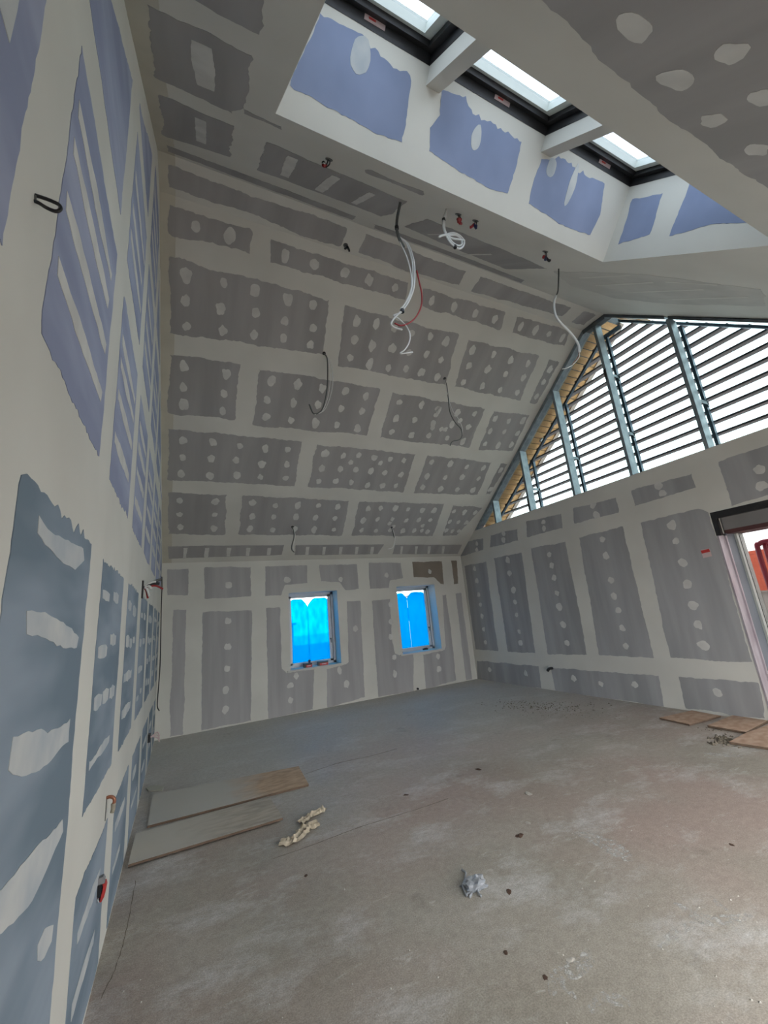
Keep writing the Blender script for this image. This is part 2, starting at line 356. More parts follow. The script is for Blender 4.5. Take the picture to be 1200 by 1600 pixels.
# left gable wall
prof = [(Y0, 0), (D, 0), (D, ZE+.02), (Y2, ZR+.02), (Y1, ZR+.02), (Y0, ZE+.02)]
vs = [LEFT.at(a, b, 0) for a, b in prof] + [LEFT.at(a, b, -.2) for a, b in prof]
n6 = 6
wall_left = mesh('wall_left', vs, [tuple(range(n6))[::-1], tuple(range(n6, 2*n6))] + [(i, (i+1) % n6, n6+(i+1) % n6, n6+i) for i in range(n6)], M['compound'])
tag(wall_left, 'tall gable wall of blue plasterboard with pale filled joints', 'wall', kind='structure')

# window wall
WX = [(2.206, 3.211), (4.605, 5.607)]; WZ = (0.757, 2.189)
TB = .42
wall_back = wall_grid('wall_back', BACK, [-.2, *WX[0], *WX[1], W+.5], [0, *WZ, ZE+.05], [(*WX[0], *WZ), (*WX[1], *WZ)], TB, M['compound'])
tag(wall_back, 'low far wall of grey plasterboard with two blue filmed windows', 'wall', kind='structure')

# right wall with the door opening, top at the sill of the gable opening
DY0, DY1, DZ = 0.75, 3.435, 2.5
TR = .22
wall_right = wall_grid('wall_right', RIGHT, [Y0-.2, DY0, DY1, D+.4], [0, DZ, ZS], [(DY0, DY1, -1, DZ)], TR, M['compound'])
tag(wall_right, 'grey plasterboard gable wall under the slatted opening, beside the doorway', 'wall', kind='structure')

# wall behind the camera: unseen wide opening, added to let in more sky light
FRONT = Plane((0, Y0, 0), (1, 0, 0), (0, 0, 1), (0, 1, 0))
wall_front = wall_grid('wall_front', FRONT, [-.2, 1.8, 5.2, W+.5], [0, 2.1, ZE+.05], [(1.8, 5.2, -1, 2.1)], .25, M['compound'])
tag(wall_front, 'wall behind the camera with a wide opening added to let in light', 'wall', kind='structure')

# ceiling: far slope, ridge strip, near slope with the skylight well
XO = W+.24
SK = (0.80, 4.10); v_at = lambda y: (Y1-y)*math.hypot(1, MB)
SV = (v_at(2.655), v_at(1.493))
c = MB_()
def q(pl, u0, u1, v0, v1, h=0): c.add([pl.at(u0,v0,h), pl.at(u1,v0,h), pl.at(u1,v1,h), pl.at(u0,v1,h)], [(0, 1, 2, 3)])
q(FAR, -.2, XO, 0, SLEN_A+.4); q(STRIP, -.2, XO, Y1, Y2)
for (u0, u1, v0, v1) in [(-.2, SK[0], 0, SLEN_B+.3), (SK[1], XO, 0, SLEN_B+.3), (*SK, 0, SV[0]), (*SK, SV[1], SLEN_B+.3)]: q(NEAR, u0, u1, v0, v1)
ceiling = c.build('ceiling', M['compound'])
tag(ceiling, 'vaulted plasterboard ceiling: two slopes and a narrow flat strip at the ridge', 'ceiling', kind='structure')
# skylight well sides
TS = .65
well = MB_()
def wq(*p): well.add([NEAR.at(*a) for a in p], [(0, 1, 2, 3)])
wq((SK[0], SV[0], 0), (SK[1], SV[0], 0), (SK[1], SV[0], -TS), (SK[0], SV[0], -TS))
wq((SK[0], SV[1], 0), (SK[1], SV[1], 0), (SK[1], SV[1], -TS), (SK[0], SV[1], -TS))
wq((SK[0], SV[0], 0), (SK[0], SV[1], 0), (SK[0], SV[1], -TS), (SK[0], SV[0], -TS))
wq((SK[1], SV[0], 0), (SK[1], SV[1], 0), (SK[1], SV[1], -TS), (SK[1], SV[0], -TS))
wl = well.build('skylight_well', M['compound'], ceiling)
# outer roof deck, closes the void above the ceiling and overhangs the gable
XR = 7.35
rd = MB_()
NO = Plane((0, Y1, ZR), (1, 0, 0), (0, -1, -MB), (0, MB, -1)); HT = .95
pk = V((0, (Y1+Y2)/2, ZR+1.05))
def rq(a, b): pass
us = [-.25, SK[0], SK[1], XR]; 
o1 = MB_()
# near roof deck with a hole for the roof windows
for (u0, u1, v0, v1) in [(-.25, SK[0]-.06, -.5, SLEN_B+.5), (SK[1]+.06, XR, -.5, SLEN_B+.5), (SK[0]-.06, SK[1]+.06, -.5, SV[0]-.06), (SK[0]-.06, SK[1]+.06, SV[1]+.06, SLEN_B+.5)]:
    o1.obox(NEAR.at(u0, v0, -.74), NEAR.u*(u1-u0), NEAR.v*(v1-v0), -NEAR.n*.06)
o1.obox(FAR.at(-.25, -.6, -.62), FAR.u*(XR+.25), FAR.v*(SLEN_A+1.2), -FAR.n*.06)
roof = o1.build('roof_deck', M['roof_tile'], ceiling)

for pl_, v0, v1 in ((NEAR, 0, SLEN_B), (FAR, 0, SLEN_A)):
    slab('corner_tape', pl_, ragged([(0.0, v0), (.15, v0), (.15, v1), (0.0, v1)], .05, .006), 0, .001, M['corner'], ceiling)
slab('corner_tape', STRIP, [(0.0, Y1), (.15, Y1), (.15, Y2), (0.0, Y2)], 0, .001, M['corner'], ceiling)
# ------------------------------------------------------------------ board fields: far slope
def grid_dabs(pl, quad, nc, nr, parent, ra=.052, rb=.065, u=(.14, .90), v=(.18, .84), extra=0):
    for i in range(nc):
        for j in range(nr):
            a = u[0]+(u[1]-u[0])*(i/(nc-1) if nc > 1 else .5)+rnd(-.012, .012)
            b = v[0]+(v[1]-v[0])*(j/(nr-1) if nr > 1 else .5)+rnd(-.03, .03)
            P = [quad[0][k]*(1-a)*(1-b)+quad[1][k]*a*(1-b)+quad[2][k]*a*b+quad[3][k]*(1-a)*b for k in (0, 1)]
            s = rnd(.85, 1.2)
            dab(pl, P[0], P[1], ra*s, rb*s*rnd(.85, 1.15), parent)
    for e in range(extra):
        a, b = rnd(.35, .95), rnd(.15, .85)
        P = [quad[0][k]*(1-a)*(1-b)+quad[1][k]*a*(1-b)+quad[2][k]*a*b+quad[3][k]*(1-a)*b for k in (0, 1)]
        dab(pl, P[0], P[1], .045, .05, parent)
c5 = (220, 540, 1.875); c4 = (220, 230, 2.222); c0 = (0, 0, 1)
FIELDS = [
 (c5, [(80,430),(253,437),(247,553),(80,552)], 2, 3, 0), (c5, [(298,440),(610,455),(588,556),(287,553)], 5, 3, 0),
 (c5, [(640,458),(890,463),(855,558),(618,556)], 6, 3, 4), (c5, [(915,467),(1000,475),(925,556),(885,556)], 3, 3, 0),
 (c5, [(80,243),(473,282),(450,412),(78,393)], 5, 3, 0), (c5, [(517,290),(805,318),(768,430),(490,413)], 6, 3, 2),
 (c5, [(840,322),(1028,342),(985,438),(800,432)], 4, 3, 0), (c5, [(1055,345),(1074,347),(1022,436),(1010,436)], 1, 2, 0),
 (c5, [(85,25),(293,55),(275,217),(82,197)], 2, 3, 0), (c5, [(345,67),(700,127),(662,263),(328,232)], 5, 3, 0),
 (c5, [(738,137),(1008,185),(962,298),(700,270)], 5, 3, 6), (c5, [(1035,192),(1138,204),(1088,308),(990,305)], 3, 3, 0),
 (c4, [(100,380),(655,530),(632,720),(100,645)], 5, 3, 0), (c0, [(539,477),(717,523),(696,602),(528,572)], 6, 3, 0),
 (c0, [(732,531),(842,556),(813,626),(710,604)], 4, 3, 0), (c0, [(858,562),(874,566),(838,630),(828,629)], 1, 3, 0),
 (c4, [(100,200),(385,292),(378,372),(100,300)], 2, 1, 0), (c4, [(452,320),(930,470),(918,530),(450,400)], 5, 1, 0),
 (c0, [(661,451),(789,488),(781,515),(660,478)], 4, 1, 0), (c0, [(808,495),(890,518),(882,542),(800,520)], 4, 1, 0)]
for (ox, oy, s), pts, nc, nr, ex in FIELDS:
    Q = pxp(FAR, pts, ox, oy, s)
    b = board(FAR, Q, M['grey_slope'], ceiling, amp=.018)
    grid_dabs(FAR, Q, nc, nr, b, extra=ex, u=(.3, .72) if nc == 2 and nr == 1 else (.2, .80) if nc == 2 else (.10, .90), v=(.5, .5) if nr == 1 else (.18, .84))
# taper strip at the eave, crossed by filler strokes
def tdown(pts): return pts
for pts, xs in [([(262,853.5),(444,851.5),(440,867),(264,873)], [290,323.6,358,388,421]),
                ([(462,852),(600,850.5),(590,866),(460,867.5)], [481,507,533,558,582]), ([(617,851),(722,851),(715,865.5),(613,866)], [628,651,671,693])]:
    b = board(FAR, pxp(FAR, pts), M['grey_slope'], ceiling, amp=.006)
    for x in xs:
        yb = pts[3][1]+(pts[2][1]-pts[3][1])*(x-pts[3][0])/(pts[2][0]-pts[3][0])
        a0 = FAR.px(x, pts[0][1]+2.5); a1 = FAR.px(x-1.5, yb-.5)
        slab('filler_stroke', FAR, ragged([(a0[0]-.035, a0[1]), (a0[0]+.035, a0[1]), (a1[0]+.03, a1[1]), (a1[0]-.03, a1[1])], .04, .008), .002, .0034, M['dab'], b)
# flat ridge strip
for pts in [[(263,258),(400,308),(490,335),(542,357),(532,384),(472,368),(400,337),(264,292)], [(572,365),(728,424),(717,446),(640,424),(560,394)],
            [(751,432),(892,481),(878,494),(736,455)], [(912,487),(931,492),(912,508),(893,503)]]:
    board(STRIP, pxp(STRIP, pts), M['grey_slope'], ceiling, amp=.016)
# near slope
NS = [[(230,6),(278,32),(321,48),(394,87),(397,93),(381,169),(362,177),(310,152),(243,121)], [(285,-14),(412,-16),(413,40),(405,54),(330,14)],
      [(249,148),(366,197),(360,245),(255,211)], [(417,222),(637,315),(612,334),(595,338),(495,300),(403,266)],
      [(668,342),(815,402),(855,420),(790,420),(720,392),(632,354)],
      [(260,226),(400,279),(556,338),(551,344),(400,288),(262,236)], [(585,350),(700,392),(820,438),(814,442),(700,399),(583,356)],
      [(575,265),(662,299),(660,305),(572,270)], [(381,171),(440,198),(440,203),(381,177)],
      [(815,-30),(926,80),(985,129),(1062,195),(1160,270),(1300,352),(1300,-30)]]
nb = []
for pts in NS:
    nb.append(board(NEAR, pxp(NEAR, pts), M['grey_slope'], ceiling, amp=.016))
def stroke(pl, p, wdt, par, m='dab', wd2=None):
    P = [V((*pl.px(*a), 0)) for a in p]; L, Rr = [], []
    for i, a in enumerate(P):
        t = (P[min(i+1, len(P)-1)]-P[max(i-1, 0)]).normalized(); nn = V((-t.y, t.x, 0)); ww = wdt*(.75 if i in (0, len(P)-1) else 1)
        L.append(a+nn*ww/2); Rr.append(a-nn*ww/2)
    poly = [(a.x, a.y) for a in L]+[(a.x, a.y) for a in reversed(Rr)]
    return slab('filler_stroke', pl, ragged(poly, .03, .008), .002, .0034, M[m], par)
stroke(NEAR, [(315,68), (318,100), (322,137)], .13, nb[0]); stroke(NEAR, [(313,186), (314,222)], .10, nb[2])
stroke(NEAR, [(458,246), (444,275)], .11, nb[3]); stroke(NEAR, [(525,276), (498,298)], .10, nb[3]); stroke(NEAR, [(582,302), (553,318)], .09, nb[3])
stroke(NEAR, [(700,366), (668,366)], .05, nb[4]); stroke(NEAR, [(768,397), (720,398)], .05, nb[4])
for x, y, ra, rb in [(990,42,.075,.055), (1145,82,.06,.05), (1057,123,.075,.055), (1115,187,.055,.05), (1193,152,.06,.05), (1182,233,.06,.05)]:
    a, b = NEAR.px(x, y); dab(NEAR, a, b, ra, rb, nb[-1])

M['skim'] = mat('thin_skim', (0.52, 0.505, 0.465), 0.85, var=0.12, spec=0.2)
sk_ = board(NEAR, pxp(NEAR, [(865,424),(1000,428),(1190,452),(1196,478),(1060,476),(960,466),(890,446)]), M['skim'], ceiling, amp=.02)
for a_, b_2 in [((905,434),(985,430)), ((930,446),(1020,441)), ((975,457),(1100,452)), ((1030,468),(1170,464)), ((1040,440),(1120,445))]: stroke(NEAR, [a_, b_2], .05, sk_, 'compound')

# skylight well boards (blue)
WELLF = Plane(NEAR.at(0, SV[0], 0), (1, 0, 0), -NEAR.n, NEAR.v)       # upper side, faces down the slope
WELLR = Plane(NEAR.at(SK[1], SV[0], 0), NEAR.v, -NEAR.n, (-1, 0, 0))  # right end
for pts, d_ in [([(500,20),(560,50),(600,92),(640,118),(638,150),(628,223),(590,210),(540,180),(500,160),(454,134)], [(563,87,.07,.10)]),
            ([(690,140),(728,150),(738,180),(770,195),(815,222),(806,262),(793,302),(760,292),(710,262),(670,236),(672,200),(688,180)], [(744,216,.045,.08)]),
            ([(846,248),(873,244),(893,254),(898,262),(925,278),(944,287),(938,330),(922,367),(880,350),(826,318),(832,290)], [(893,290,.04,.15), (861,262,.05,.07)])]:
    b = board(WELLF, pxp(WELLF, pts), M['blue_shaft'], ceiling, amp=.012, fringe={1: .012, 2: .012, 3: .012})
    for x, y, ra, rb in d_:
        a, c_ = WELLF.px(x, y); dab(WELLF, a, c_, ra, rb, b, 'dab_light', amp=.12)
for pts in [[(988,312),(1036,302),(1015,366),(966,382)], [(1078,285),(1200,300),(1200,345),(1120,350),(1046,369)]]:
    Q = pxp(WELLR, pts); Q = [(min(a, SV[1]-SV[0]-.02), min(max(b, .05), TS-.06)) for a, b in Q]
    board(WELLR, Q, M['blue_shaft'], ceiling, amp=.010)

# boxed trimmers across the well
UX = [(0.80, 1.82), (1.935, 2.97), (3.085, 4.10)]
for a, b in ((1.82, 1.935), (2.97, 3.085)):
    MB_().obox(NEAR.at(a, SV[0], -.53), NEAR.u*(b-a), NEAR.v*(SV[1]-SV[0]), -NEAR.n*.2).build('boxed_trimmer', M['compound'], ceiling)

# roof windows
pos = ['nearest the left wall', 'between the two boxed trimmers', 'nearest the slatted gable']
for i, (a, b) in enumerate(UX):
    s0, s1 = SV[0]-.0, SV[1]+.0
    base = NEAR.at((a+b)/2, (s0+s1)/2, -TS)
    t = empty('window_%d' % (i+4), base, 'black framed roof window in the ceiling well, ' + pos[i], 'roof window', 'roof windows in the ceiling well', 'structure')
    def ring(u0, u1, v0, v1, wu, h0, h1):
        mbx = MB_()
        for (p0, p1, q0, q1) in [(u0, u1, v0, v0+wu), (u0, u1, v1-wu, v1), (u0, u0+wu, v0+wu, v1-wu), (u1-wu, u1, v0+wu, v1-wu)]:
            mbx.obox(NEAR.at(p0, q0, -h0), NEAR.u*(p1-p0), NEAR.v*(q1-q0), -NEAR.n*(h1-h0))
        return mbx
    ring(a-.03, b+.03, s0-.03, s1+.03, .034, TS-.01, .84).build('frame', M['black'], t)
    ring(a+.004, b-.004, s0+.004, s1-.004, .05, .70, .745).build('inner_frame', M['black'], t)
    ring(a+.03, b-.03, s0+.0, s1-.03, .085, .735, .80).build('sash', M['sash_white'], t)
    MB_().obox(NEAR.at(a+.1, s0+.07, -.785), NEAR.u*(b-a-.2), NEAR.v*(s1-s0-.14), -NEAR.n*.012).build('pane', M['roof_glass'], t)
    hy = MB_().obox(NEAR.at(b-.06, s0+.75, -.70), NEAR.u*.04, NEAR.v*.09, -NEAR.n*.04); hy.build('hinge', M['galv_dark'], t)
    lx = [1.30, 2.40, 3.62][i]
    MB_().obox(NEAR.at(lx, s0+.004, -.672), NEAR.u*.15, -NEAR.n*.045, NEAR.v*.003).build('maker_label', M['pink_label'], t)
    MB_().obox(NEAR.at(lx+.03, s0+.0065, -.685), NEAR.u*.05, -NEAR.n*.010, NEAR.v*.003).build('red_print', M['red_label'], t)

# ------------------------------------------------------------------ window wall boards
c6 = (220, 840, 2.222)
BK = [([(92,110),(165,108),(163,200),(92,200)], 0), ([(222,104),(382,102),(382,203),(222,212)], 0), ([(432,100),(577,97),(578,158),(500,165),(487,200),(432,203)], 0),
      ([(620,95),(750,92),(757,178),(710,182),(690,155),(625,152)], 0), ([(792,88),(903,87),(910,140),(865,150),(862,175),(795,178)], 0),
      ([(942,84),(1045,82),(1052,162),(1040,160),(1018,138),(948,138)], 1), ([(1077,80),(1096,80),(1102,160),(1087,162)], 1),
      ([(113,250),(158,250),(147,683),(100,692)], 0), ([(215,260),(385,253),(383,635),(210,670)], 0),
      ([(435,245),(483,243),(490,455),(505,470),(603,457),(598,597),(443,628)], 0), ([(715,222),(762,220),(778,553),(648,590),(645,455),(712,440),(722,432)], 0),
      ([(803,220),(865,213),(872,350),(882,402),(900,410),(945,406),(948,533),(825,553)], 0), ([(980,406),(1050,392),(1058,380),(1047,200),(1060,198),(1080,350),(1095,495),(990,526)], 0),
      ([(1093,195),(1112,193),(1150,492),(1130,495)], 0)]
bk = []
for pts, br in BK:
    o = board(BACK, pxp(BACK, pts, *c6), M['brown_board'] if br else M['grey_back'], wall_back, amp=.010)
    if br: o['label'] = 'brown toned plasterboard'
    bk.append(o)
for x, y, k in [(304,165,1),(508,147,2),(694,145,3),(853,130,4),(1003,118,5),(302,290,8),(303,379,8),(299,454,8),(297,529,8),(294,598,8),(519,513,9),(520,565,9),(715,510,10),
                (745,316,10),(868,232,11),(869,291,11),(868,345,11),(880,415,11),(882,473,11),(1035,457,12),(1032,412,12),(690,462,10),(540,480,9)]:
    a, b = BACK.px(220+x/2.222, 840+y/2.222); dab(BACK, a, b, .055*rnd(.8, 1.15), .06*rnd(.85, 1.2), bk[k])
for k, x0, y0, x1, y1, wd in [(8, 300,270, 299,610, .13), (10, 746,240, 746,420, .10), (9, 519,490, 520,590, .12)]:
    pass

# ------------------------------------------------------------------ right wall boards
c7 = (700, 740, 2.4)
RT = [[(62,256),(132,244),(132,285),(48,310)], [(160,230),(260,207),(263,252),(157,277)], [(293,180),(425,150),(430,205),(297,238)], [(470,130),(630,90),(640,145),(475,187)],
      [(688,65),(915,0),(930,52),(700,123)], [(62,347),(143,330),(188,665),(103,660)], [(172,317),(275,297),(327,673),(225,667)], [(312,280),(440,255),(522,680),(375,677)],
      [(492,240),(655,198),(772,692),(567,680)], [(722,185),(938,132),(975,145),(1014,262),(1098,560),(1142,706),(990,700),(835,690)],
      [(108,702),(340,722),(350,805),(112,775)], [(385,728),(790,758),(810,875),(405,813)], [(865,762),(1165,785),(1188,918),(893,880)],
      [(1015,-43),(1104,-77),(1260,-130),(1260,62),(1064,122),(1045,60)]]
rb = [board(RIGHT, pxp(RIGHT, p, *c7), M['grey_right'], wall_right, amp=.012) for p in RT]
for k, L in {5: [(100,357),(108,402),(115,453),(122,492),(128,535),(134,583),(141,633)], 6: [(225,325),(231,373),(245,436),(251,481),(258,530),(267,592),(273,635)],
             7: [(380,303),(389,345),(398,390),(408,448),(417,500),(430,565),(447,635)], 8: [(580,247),(593,308),(611,400),(622,460),(639,513),(653,580),(667,647)],
             9: [(840,193),(855,254),(878,333),(897,413),(918,495),(938,567),(958,645)], 0: [(108,262),(108,287)], 1: [(209,225),(208,248)], 2: [(360,205),(358,182)], 3: [(558,155),(545,118)],
             4: [(805,73),(790,45)], 10: [(157,735),(292,748)], 11: [(472,768),(573,788),(700,790)], 12: [(1010,820)], 13: [(1168,-14), (1178,46)]}.items():
    for x, y in L:
        a, b = RIGHT.px(700+x/2.4, 740+y/2.4); s = rnd(.8, 1.15)
        dab(RIGHT, a, b, .055*s, .055*s*rnd(.9, 1.15), rb[k])

# ------------------------------------------------------------------ left wall boards (blue)
cols = [(1.83, 2.65), (2.94, 3.72), (4.0, 4.76), (5.04, 5.80), (6.08, 6.84), (7.12, 7.86), (8.14, 8.60)]
def inside(y, z):   # room profile minus a filled margin
    mrg = .25
    top = min(ZR, ZR-MA*(y-Y2), ZR-MB*(Y1-y)) - mrg
    return min(z, top)
def lboard(y0, y1, z0, z1, fr=None):
    bm_ = M['blue_shaded'] if z1 < 2.1 else M['blue_lit']
    top = []; k = 6
    for i in range(k+1):
        y = y1+(y0-y1)*i/k; top.append((y, max(z0+.05, inside(y, z1))))
    if max(t[1] for t in top) < z0+.12: return None
    return board(LEFT, [(y0, z0), (y1, z0)]+top, bm_, wall_left, amp=.012, fringe=fr)
def lstreak(b, y0, y1, z, th, m='dab_light'):
    poly = [(y0, z-th*.35), (y0+(y1-y0)*.5, z-th*.5), (y1, z-th*.4), (y1+.01, z+.3*th), (y0+(y1-y0)*.5, z+th*.5), (y0-.01, z+th*.4)]
    slab('filler_stroke', LEFT, ragged(poly, .04, .010), .002, .0034, M[m], b)
for ci, (a, b_) in enumerate(cols):
    if ci == 0:
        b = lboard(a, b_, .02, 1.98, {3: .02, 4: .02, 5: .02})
        P = lambda x, y: LEFT.px(x/3.808, 720+y/3.808)
        Q = lambda x, y: LEFT.px(x/3.333, 1120+y/3.333)
        for poly in [[P(225,318), P(300,420), P(380,470), P(490,520), P(495,600), P(440,650), P(350,590), P(260,500), P(215,430)],
                     [P(150,890), P(260,895), P(370,960), P(462,1050), P(450,1110), P(330,1105), P(240,1050), P(150,1030)],
                     [Q(60,100), Q(160,88), Q(240,95), Q(360,10), Q(350,140), Q(260,230), Q(130,300), Q(35,280)],
                     [Q(0,900), Q(150,720), Q(320,535), Q(322,600), Q(260,740), Q(160,960), Q(60,1080), Q(0,1130), Q(-80,1180), Q(-80,960)],
                     [Q(190,1190), Q(225,1110), Q(272,1085), Q(262,1170), Q(225,1250), Q(190,1270)]]:
            slab('filler_stroke', LEFT, ragged(poly, .035, .010), .002, .0034, M['dab_light'], b)
    else:
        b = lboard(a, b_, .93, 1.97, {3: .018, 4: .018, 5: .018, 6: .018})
        for z in (1.80, 1.58, 1.33, 1.10):
            n_ = random.choice([1, 2, 3]); w_ = (b_-a-.1)/n_
            for k in range(n_): lstreak(b, a+.06+k*w_, a+.06+k*w_+w_*rnd(.5, .85), z+rnd(-.03, .03), rnd(.045, .085))
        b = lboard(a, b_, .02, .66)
        for z in (.48, .25): lstreak(b, a+.1, a+.1+(b_-a)*rnd(.3, .7), z, rnd(.05, .08))
    for z0, z1 in ((2.36, 3.42), (3.67, 4.66), (4.86, 5.80)):
        b = lboard(a, b_, z0, z1, {0: .01} if z0 < 3 else None)
        if b is None: continue
        for z in ([2.60, 2.83, 3.03, 3.19] if z0 < 3 else [z0+.22, z0+.45, z0+.68]):
            if inside(a, z+.12) > z+.1 and inside(b_, z+.12) > z+.1: lstreak(b, a+.05, b_-.04+rnd(-.1, 0), z+rnd(-.02, .02), .075, 'dab')
b = lboard(1.0, 1.57, 2.36, 3.42); 
slab('filler_stroke', LEFT, ragged([(1.0, 2.74), (1.46, 2.74), (1.47, 3.3), (1.0, 3.3)], .05, .01), .002, .0034, M['dab_light'], b)
board(LEFT, [(1.0, .9), (1.55, .9), (1.55, 1.98), (1.0, 1.98)], M['blue_lit'], wall_left)

# ------------------------------------------------------------------ blue filmed windows
for i, (a, b) in enumerate(WX):
    yf = D+.30
    t = empty('window_%d' % (i+1), ((a+b)/2, yf, WZ[0]), ['white casement window with blue film and red packets on its sill', 'white casement window with blue film nearest the slatted gable wall'][i], 'window', 'blue filmed casement windows', 'structure')
    z0, z1 = WZ
    fr = MB_()
    for p0, p1, q0, q1 in [(a, b, z0, z0+.05), (a, b, z1-.05, z1), (a, a+.06, z0, z1), (b-.06, b, z0, z1)]: fr.box((p0, yf, q0), (p1, yf+.07, q1))
    fr.build('frame', M['pvc'], t)
    sa = MB_()
    for p0, p1, q0, q1 in [(a+.06, b-.06, z0+.05, z0+.09), (a+.06, b-.06, z1-.09, z1-.05), (a+.06, a+.115, z0+.05, z1-.05), (b-.115, b-.06, z0+.05, z1-.05)]: sa.box((p0, yf+.012, q0), (p1, yf+.065, q1))
    sa.build('sash', M['pvc'], t)
    MB_().box((a+.11, yf+.045, z0+.085), (b-.11, yf+.05, z1-.085)).build('pane', M['clear'], t)
    MB_().box((b-.10, yf-.012, 1.22), (b-.08, yf+.014, 1.25)).box((b-.094, yf-.03, 1.16), (b-.084, yf-.012, 1.25)).build('handle', M['grey_sheath'], t)
    bd = MB_().box((b-.058, yf-.008, z0+.02), (b-.05, yf+.002, z1-.01)); bd.build('frame_bead', M['grey_sheath'], t)
    # film: two wrinkled sheets with a gap at the top
    gx0, gx1 = a+.10, b-.105; zt, zb = z1-.095, z0+.08; mid = a+(b-a)*(.46 if i == 0 else .42)
    def film(u0, u1, left):
        nx, nzv = 12, 24; vs, fs = [], []
        for jz in range(nzv+1):
            tz = jz/nzv; z = zb+(zt-zb)*tz
            cut = max(0, (tz-.86)/.14)**1.6*.085 + ((.003 if .62 < tz < .93 else 0) if i == 0 else (.006 if tz < .50 or .70 < tz < .86 else 0))
            drop = .012 if i == 0 else .03
            e0, e1 = (u0+.006, u1-cut+.004) if left else (u0+cut, u1-.004)
            for jx in range(nx+1):
                x = e0+(e1-e0)*jx/nx; edge = min(jx, nx-jx)/nx
                zz = z-(drop+max(0, .12-edge)*.35*(1 if tz > .9 else 0))*max(0, (tz-.85)/.15)
                vs.append((x, yf+.036+.006*noise.noise(V((x*9, z*5, i*7)))+.003*noise.noise(V((x*30, z*12, 3))), zz))
        for jz in range(nzv):
            for jx in range(nx): k = jz*(nx+1)+jx; fs.append((k, k+1, k+nx+2, k+nx+1))
        mesh('protective_film', vs, fs, M['film'], t, smooth=True)
    film(gx0, mid, True); film(mid-.004, gx1, False)
    MB_().box((a-.07, D-.045, z0-.022), (b+.05, D+.0, z0+.0)).box((a+.002, D, z0-.004), (b-.002, yf, z0+.006)).build('sill', M['compound'], t)

def packet(loc, rot, w_, label, cap=True):
    t = empty('sealant_packet', loc, label, 'packet', 'red and black packets on the window sill')
    o = MB_().box((-w_/2, -.045, 0), (w_/2, .045, .072)).build('carton', M['red_label'], None); o.parent = t
    o2 = MB_().box((-w_/2-.002, -.047, .044), (w_/2+.002, .047, .075)).box((-w_/2-.003, -.048, 0), (-w_/2+.03, .048, .076)).build('dark_lid', M['black'], None); o2.parent = t
    o3 = MB_().box((-w_*.15, -.0485, .018), (w_*.3, -.046, .034)).build('paper_strip', M['pink_label'], None); o3.parent = t
    t.rotation_euler.z = rot
    return t
packet((2.56, D+.11, .763), .06, .15, 'smaller red and black packet on the sill, left one with the dark cap above')
packet((2.86, D+.10, .763), -.05, .20, 'wider red and black packet on the sill, beside the frame')
cp = MB_().tube([(2.60, D+.11, .838), (2.60, D+.11, .895)], .022, 10, smooth=2).build('blue_bottle_cap', M['dark_blue'], loc=(2.60, D+.11, .838)); tag(cp, 'small dark blue cap standing on the smaller red packet', 'cap')
for x, w_ in ((4.70, .05), (5.32, .11)):
    k = MB_().box((-w_/2, -.03, 0), (w_/2, .03, .03)).box((-w_/4, -.02, .03), (w_/4, .02, .04)).build('dark_clip', M['black']); k.location = (x, D+.24, .763)
    tag(k, 'small dark clip on the second window sill, ' + ('at its left end' if x < 5 else 'wider one near the handle side'), 'clip', 'dark clips on the second sill')

# ------------------------------------------------------------------ gable framing (inner studs and plates)
W3 = empty('window_3', (W+.1, 4.3, ZS), 'gable opening with added dimming panes, framed with galvanised steel studs above the right wall', 'gable opening', kind='structure')
def roofz(y): return min(ZR, ZR-MA*(y-Y2), ZR-MB*(Y1-y))
def stud(y, torn=False, y_top=None):
    zt = min(roofz(y), roofz(y+.045))-.03
    x0, x1, t_ = W+.02, W+.19, .004
    b = MB_()
    b.box((x0, y, ZS), (x1, y+t_, zt))                # web, faces the camera side
    b.box((x0, y, ZS), (x0+t_, y+.045, zt))           # inner flange
    b.box((x1-t_, y, ZS), (x1, y+.045, zt))           # outer flange
    b.box((x0, y+.038, ZS), (x0+.012, y+.045, zt))
    o = b.build('stud', M['galv'], W3)
    return o
for y in (7.40, 6.385, 5.335, 4.285, 3.245, 2.20, 1.2): 
    s = stud(y)
    zt = roofz(y)
    # vapour tape hanging from the stud flange
    if y in (4.285, 6.385):
        z0 = ZS+.02 if y > 5 else zt-1.15
        k = [(W+.014, y-.004, z0+.26), (W+.014, y+.05, z0+.24), (W+.0, y+.03, z0), (W-.01, y-.01, z0+.10)]
        MB_().add([V(p) for p in k]+[V(p)+V((.006, 0, 0)) for p in k], BOXF).build('torn_tape', M['black'], W3)
        pk_ = None
# plates along the slopes, one length between studs
def plate(ya, yb, x0, x1, drop, m, parent, name, th=.008, lift=0.0):
    za, zb = roofz(ya)-drop[0]+lift, roofz(yb)-drop[0]+lift
    b = MB_()
    b.hexa([(x0, ya, za), (x1, ya, za), (x1, yb, zb), (x0, yb, zb)], [(x0, ya, za+th), (x1, ya, za+th), (x1, yb, zb+th), (x0, yb, zb+th)])
    b.hexa([(x0, ya, za-drop[1]), (x0+th, ya, za-drop[1]), (x0+th, yb, zb-drop[1]), (x0, yb, zb-drop[1])], [(x0, ya, za+th), (x0+th, ya, za+th), (x0+th, yb, zb+th), (x0, yb, zb+th)])
    return b.build(name, m, parent)
ys = [8.15, 7.445, 6.43, 5.38, Y2]
for a, b in zip(ys, ys[1:]): plate(a-.003, b, W+.004, W+.20, (.012, .07), M['galv'], W3, 'slope_track')
plate(Y2, Y1, W+.004, W+.20, (.012, .07), M['galv_dark'], W3, 'slope_track')
for a, b in ((Y1, 3.29), (3.245, 2.2), (2.2, 1.0)): plate(a, b, W+.004, W+.20, (.012, .045), M['galv_dark'], W3, 'slope_track')
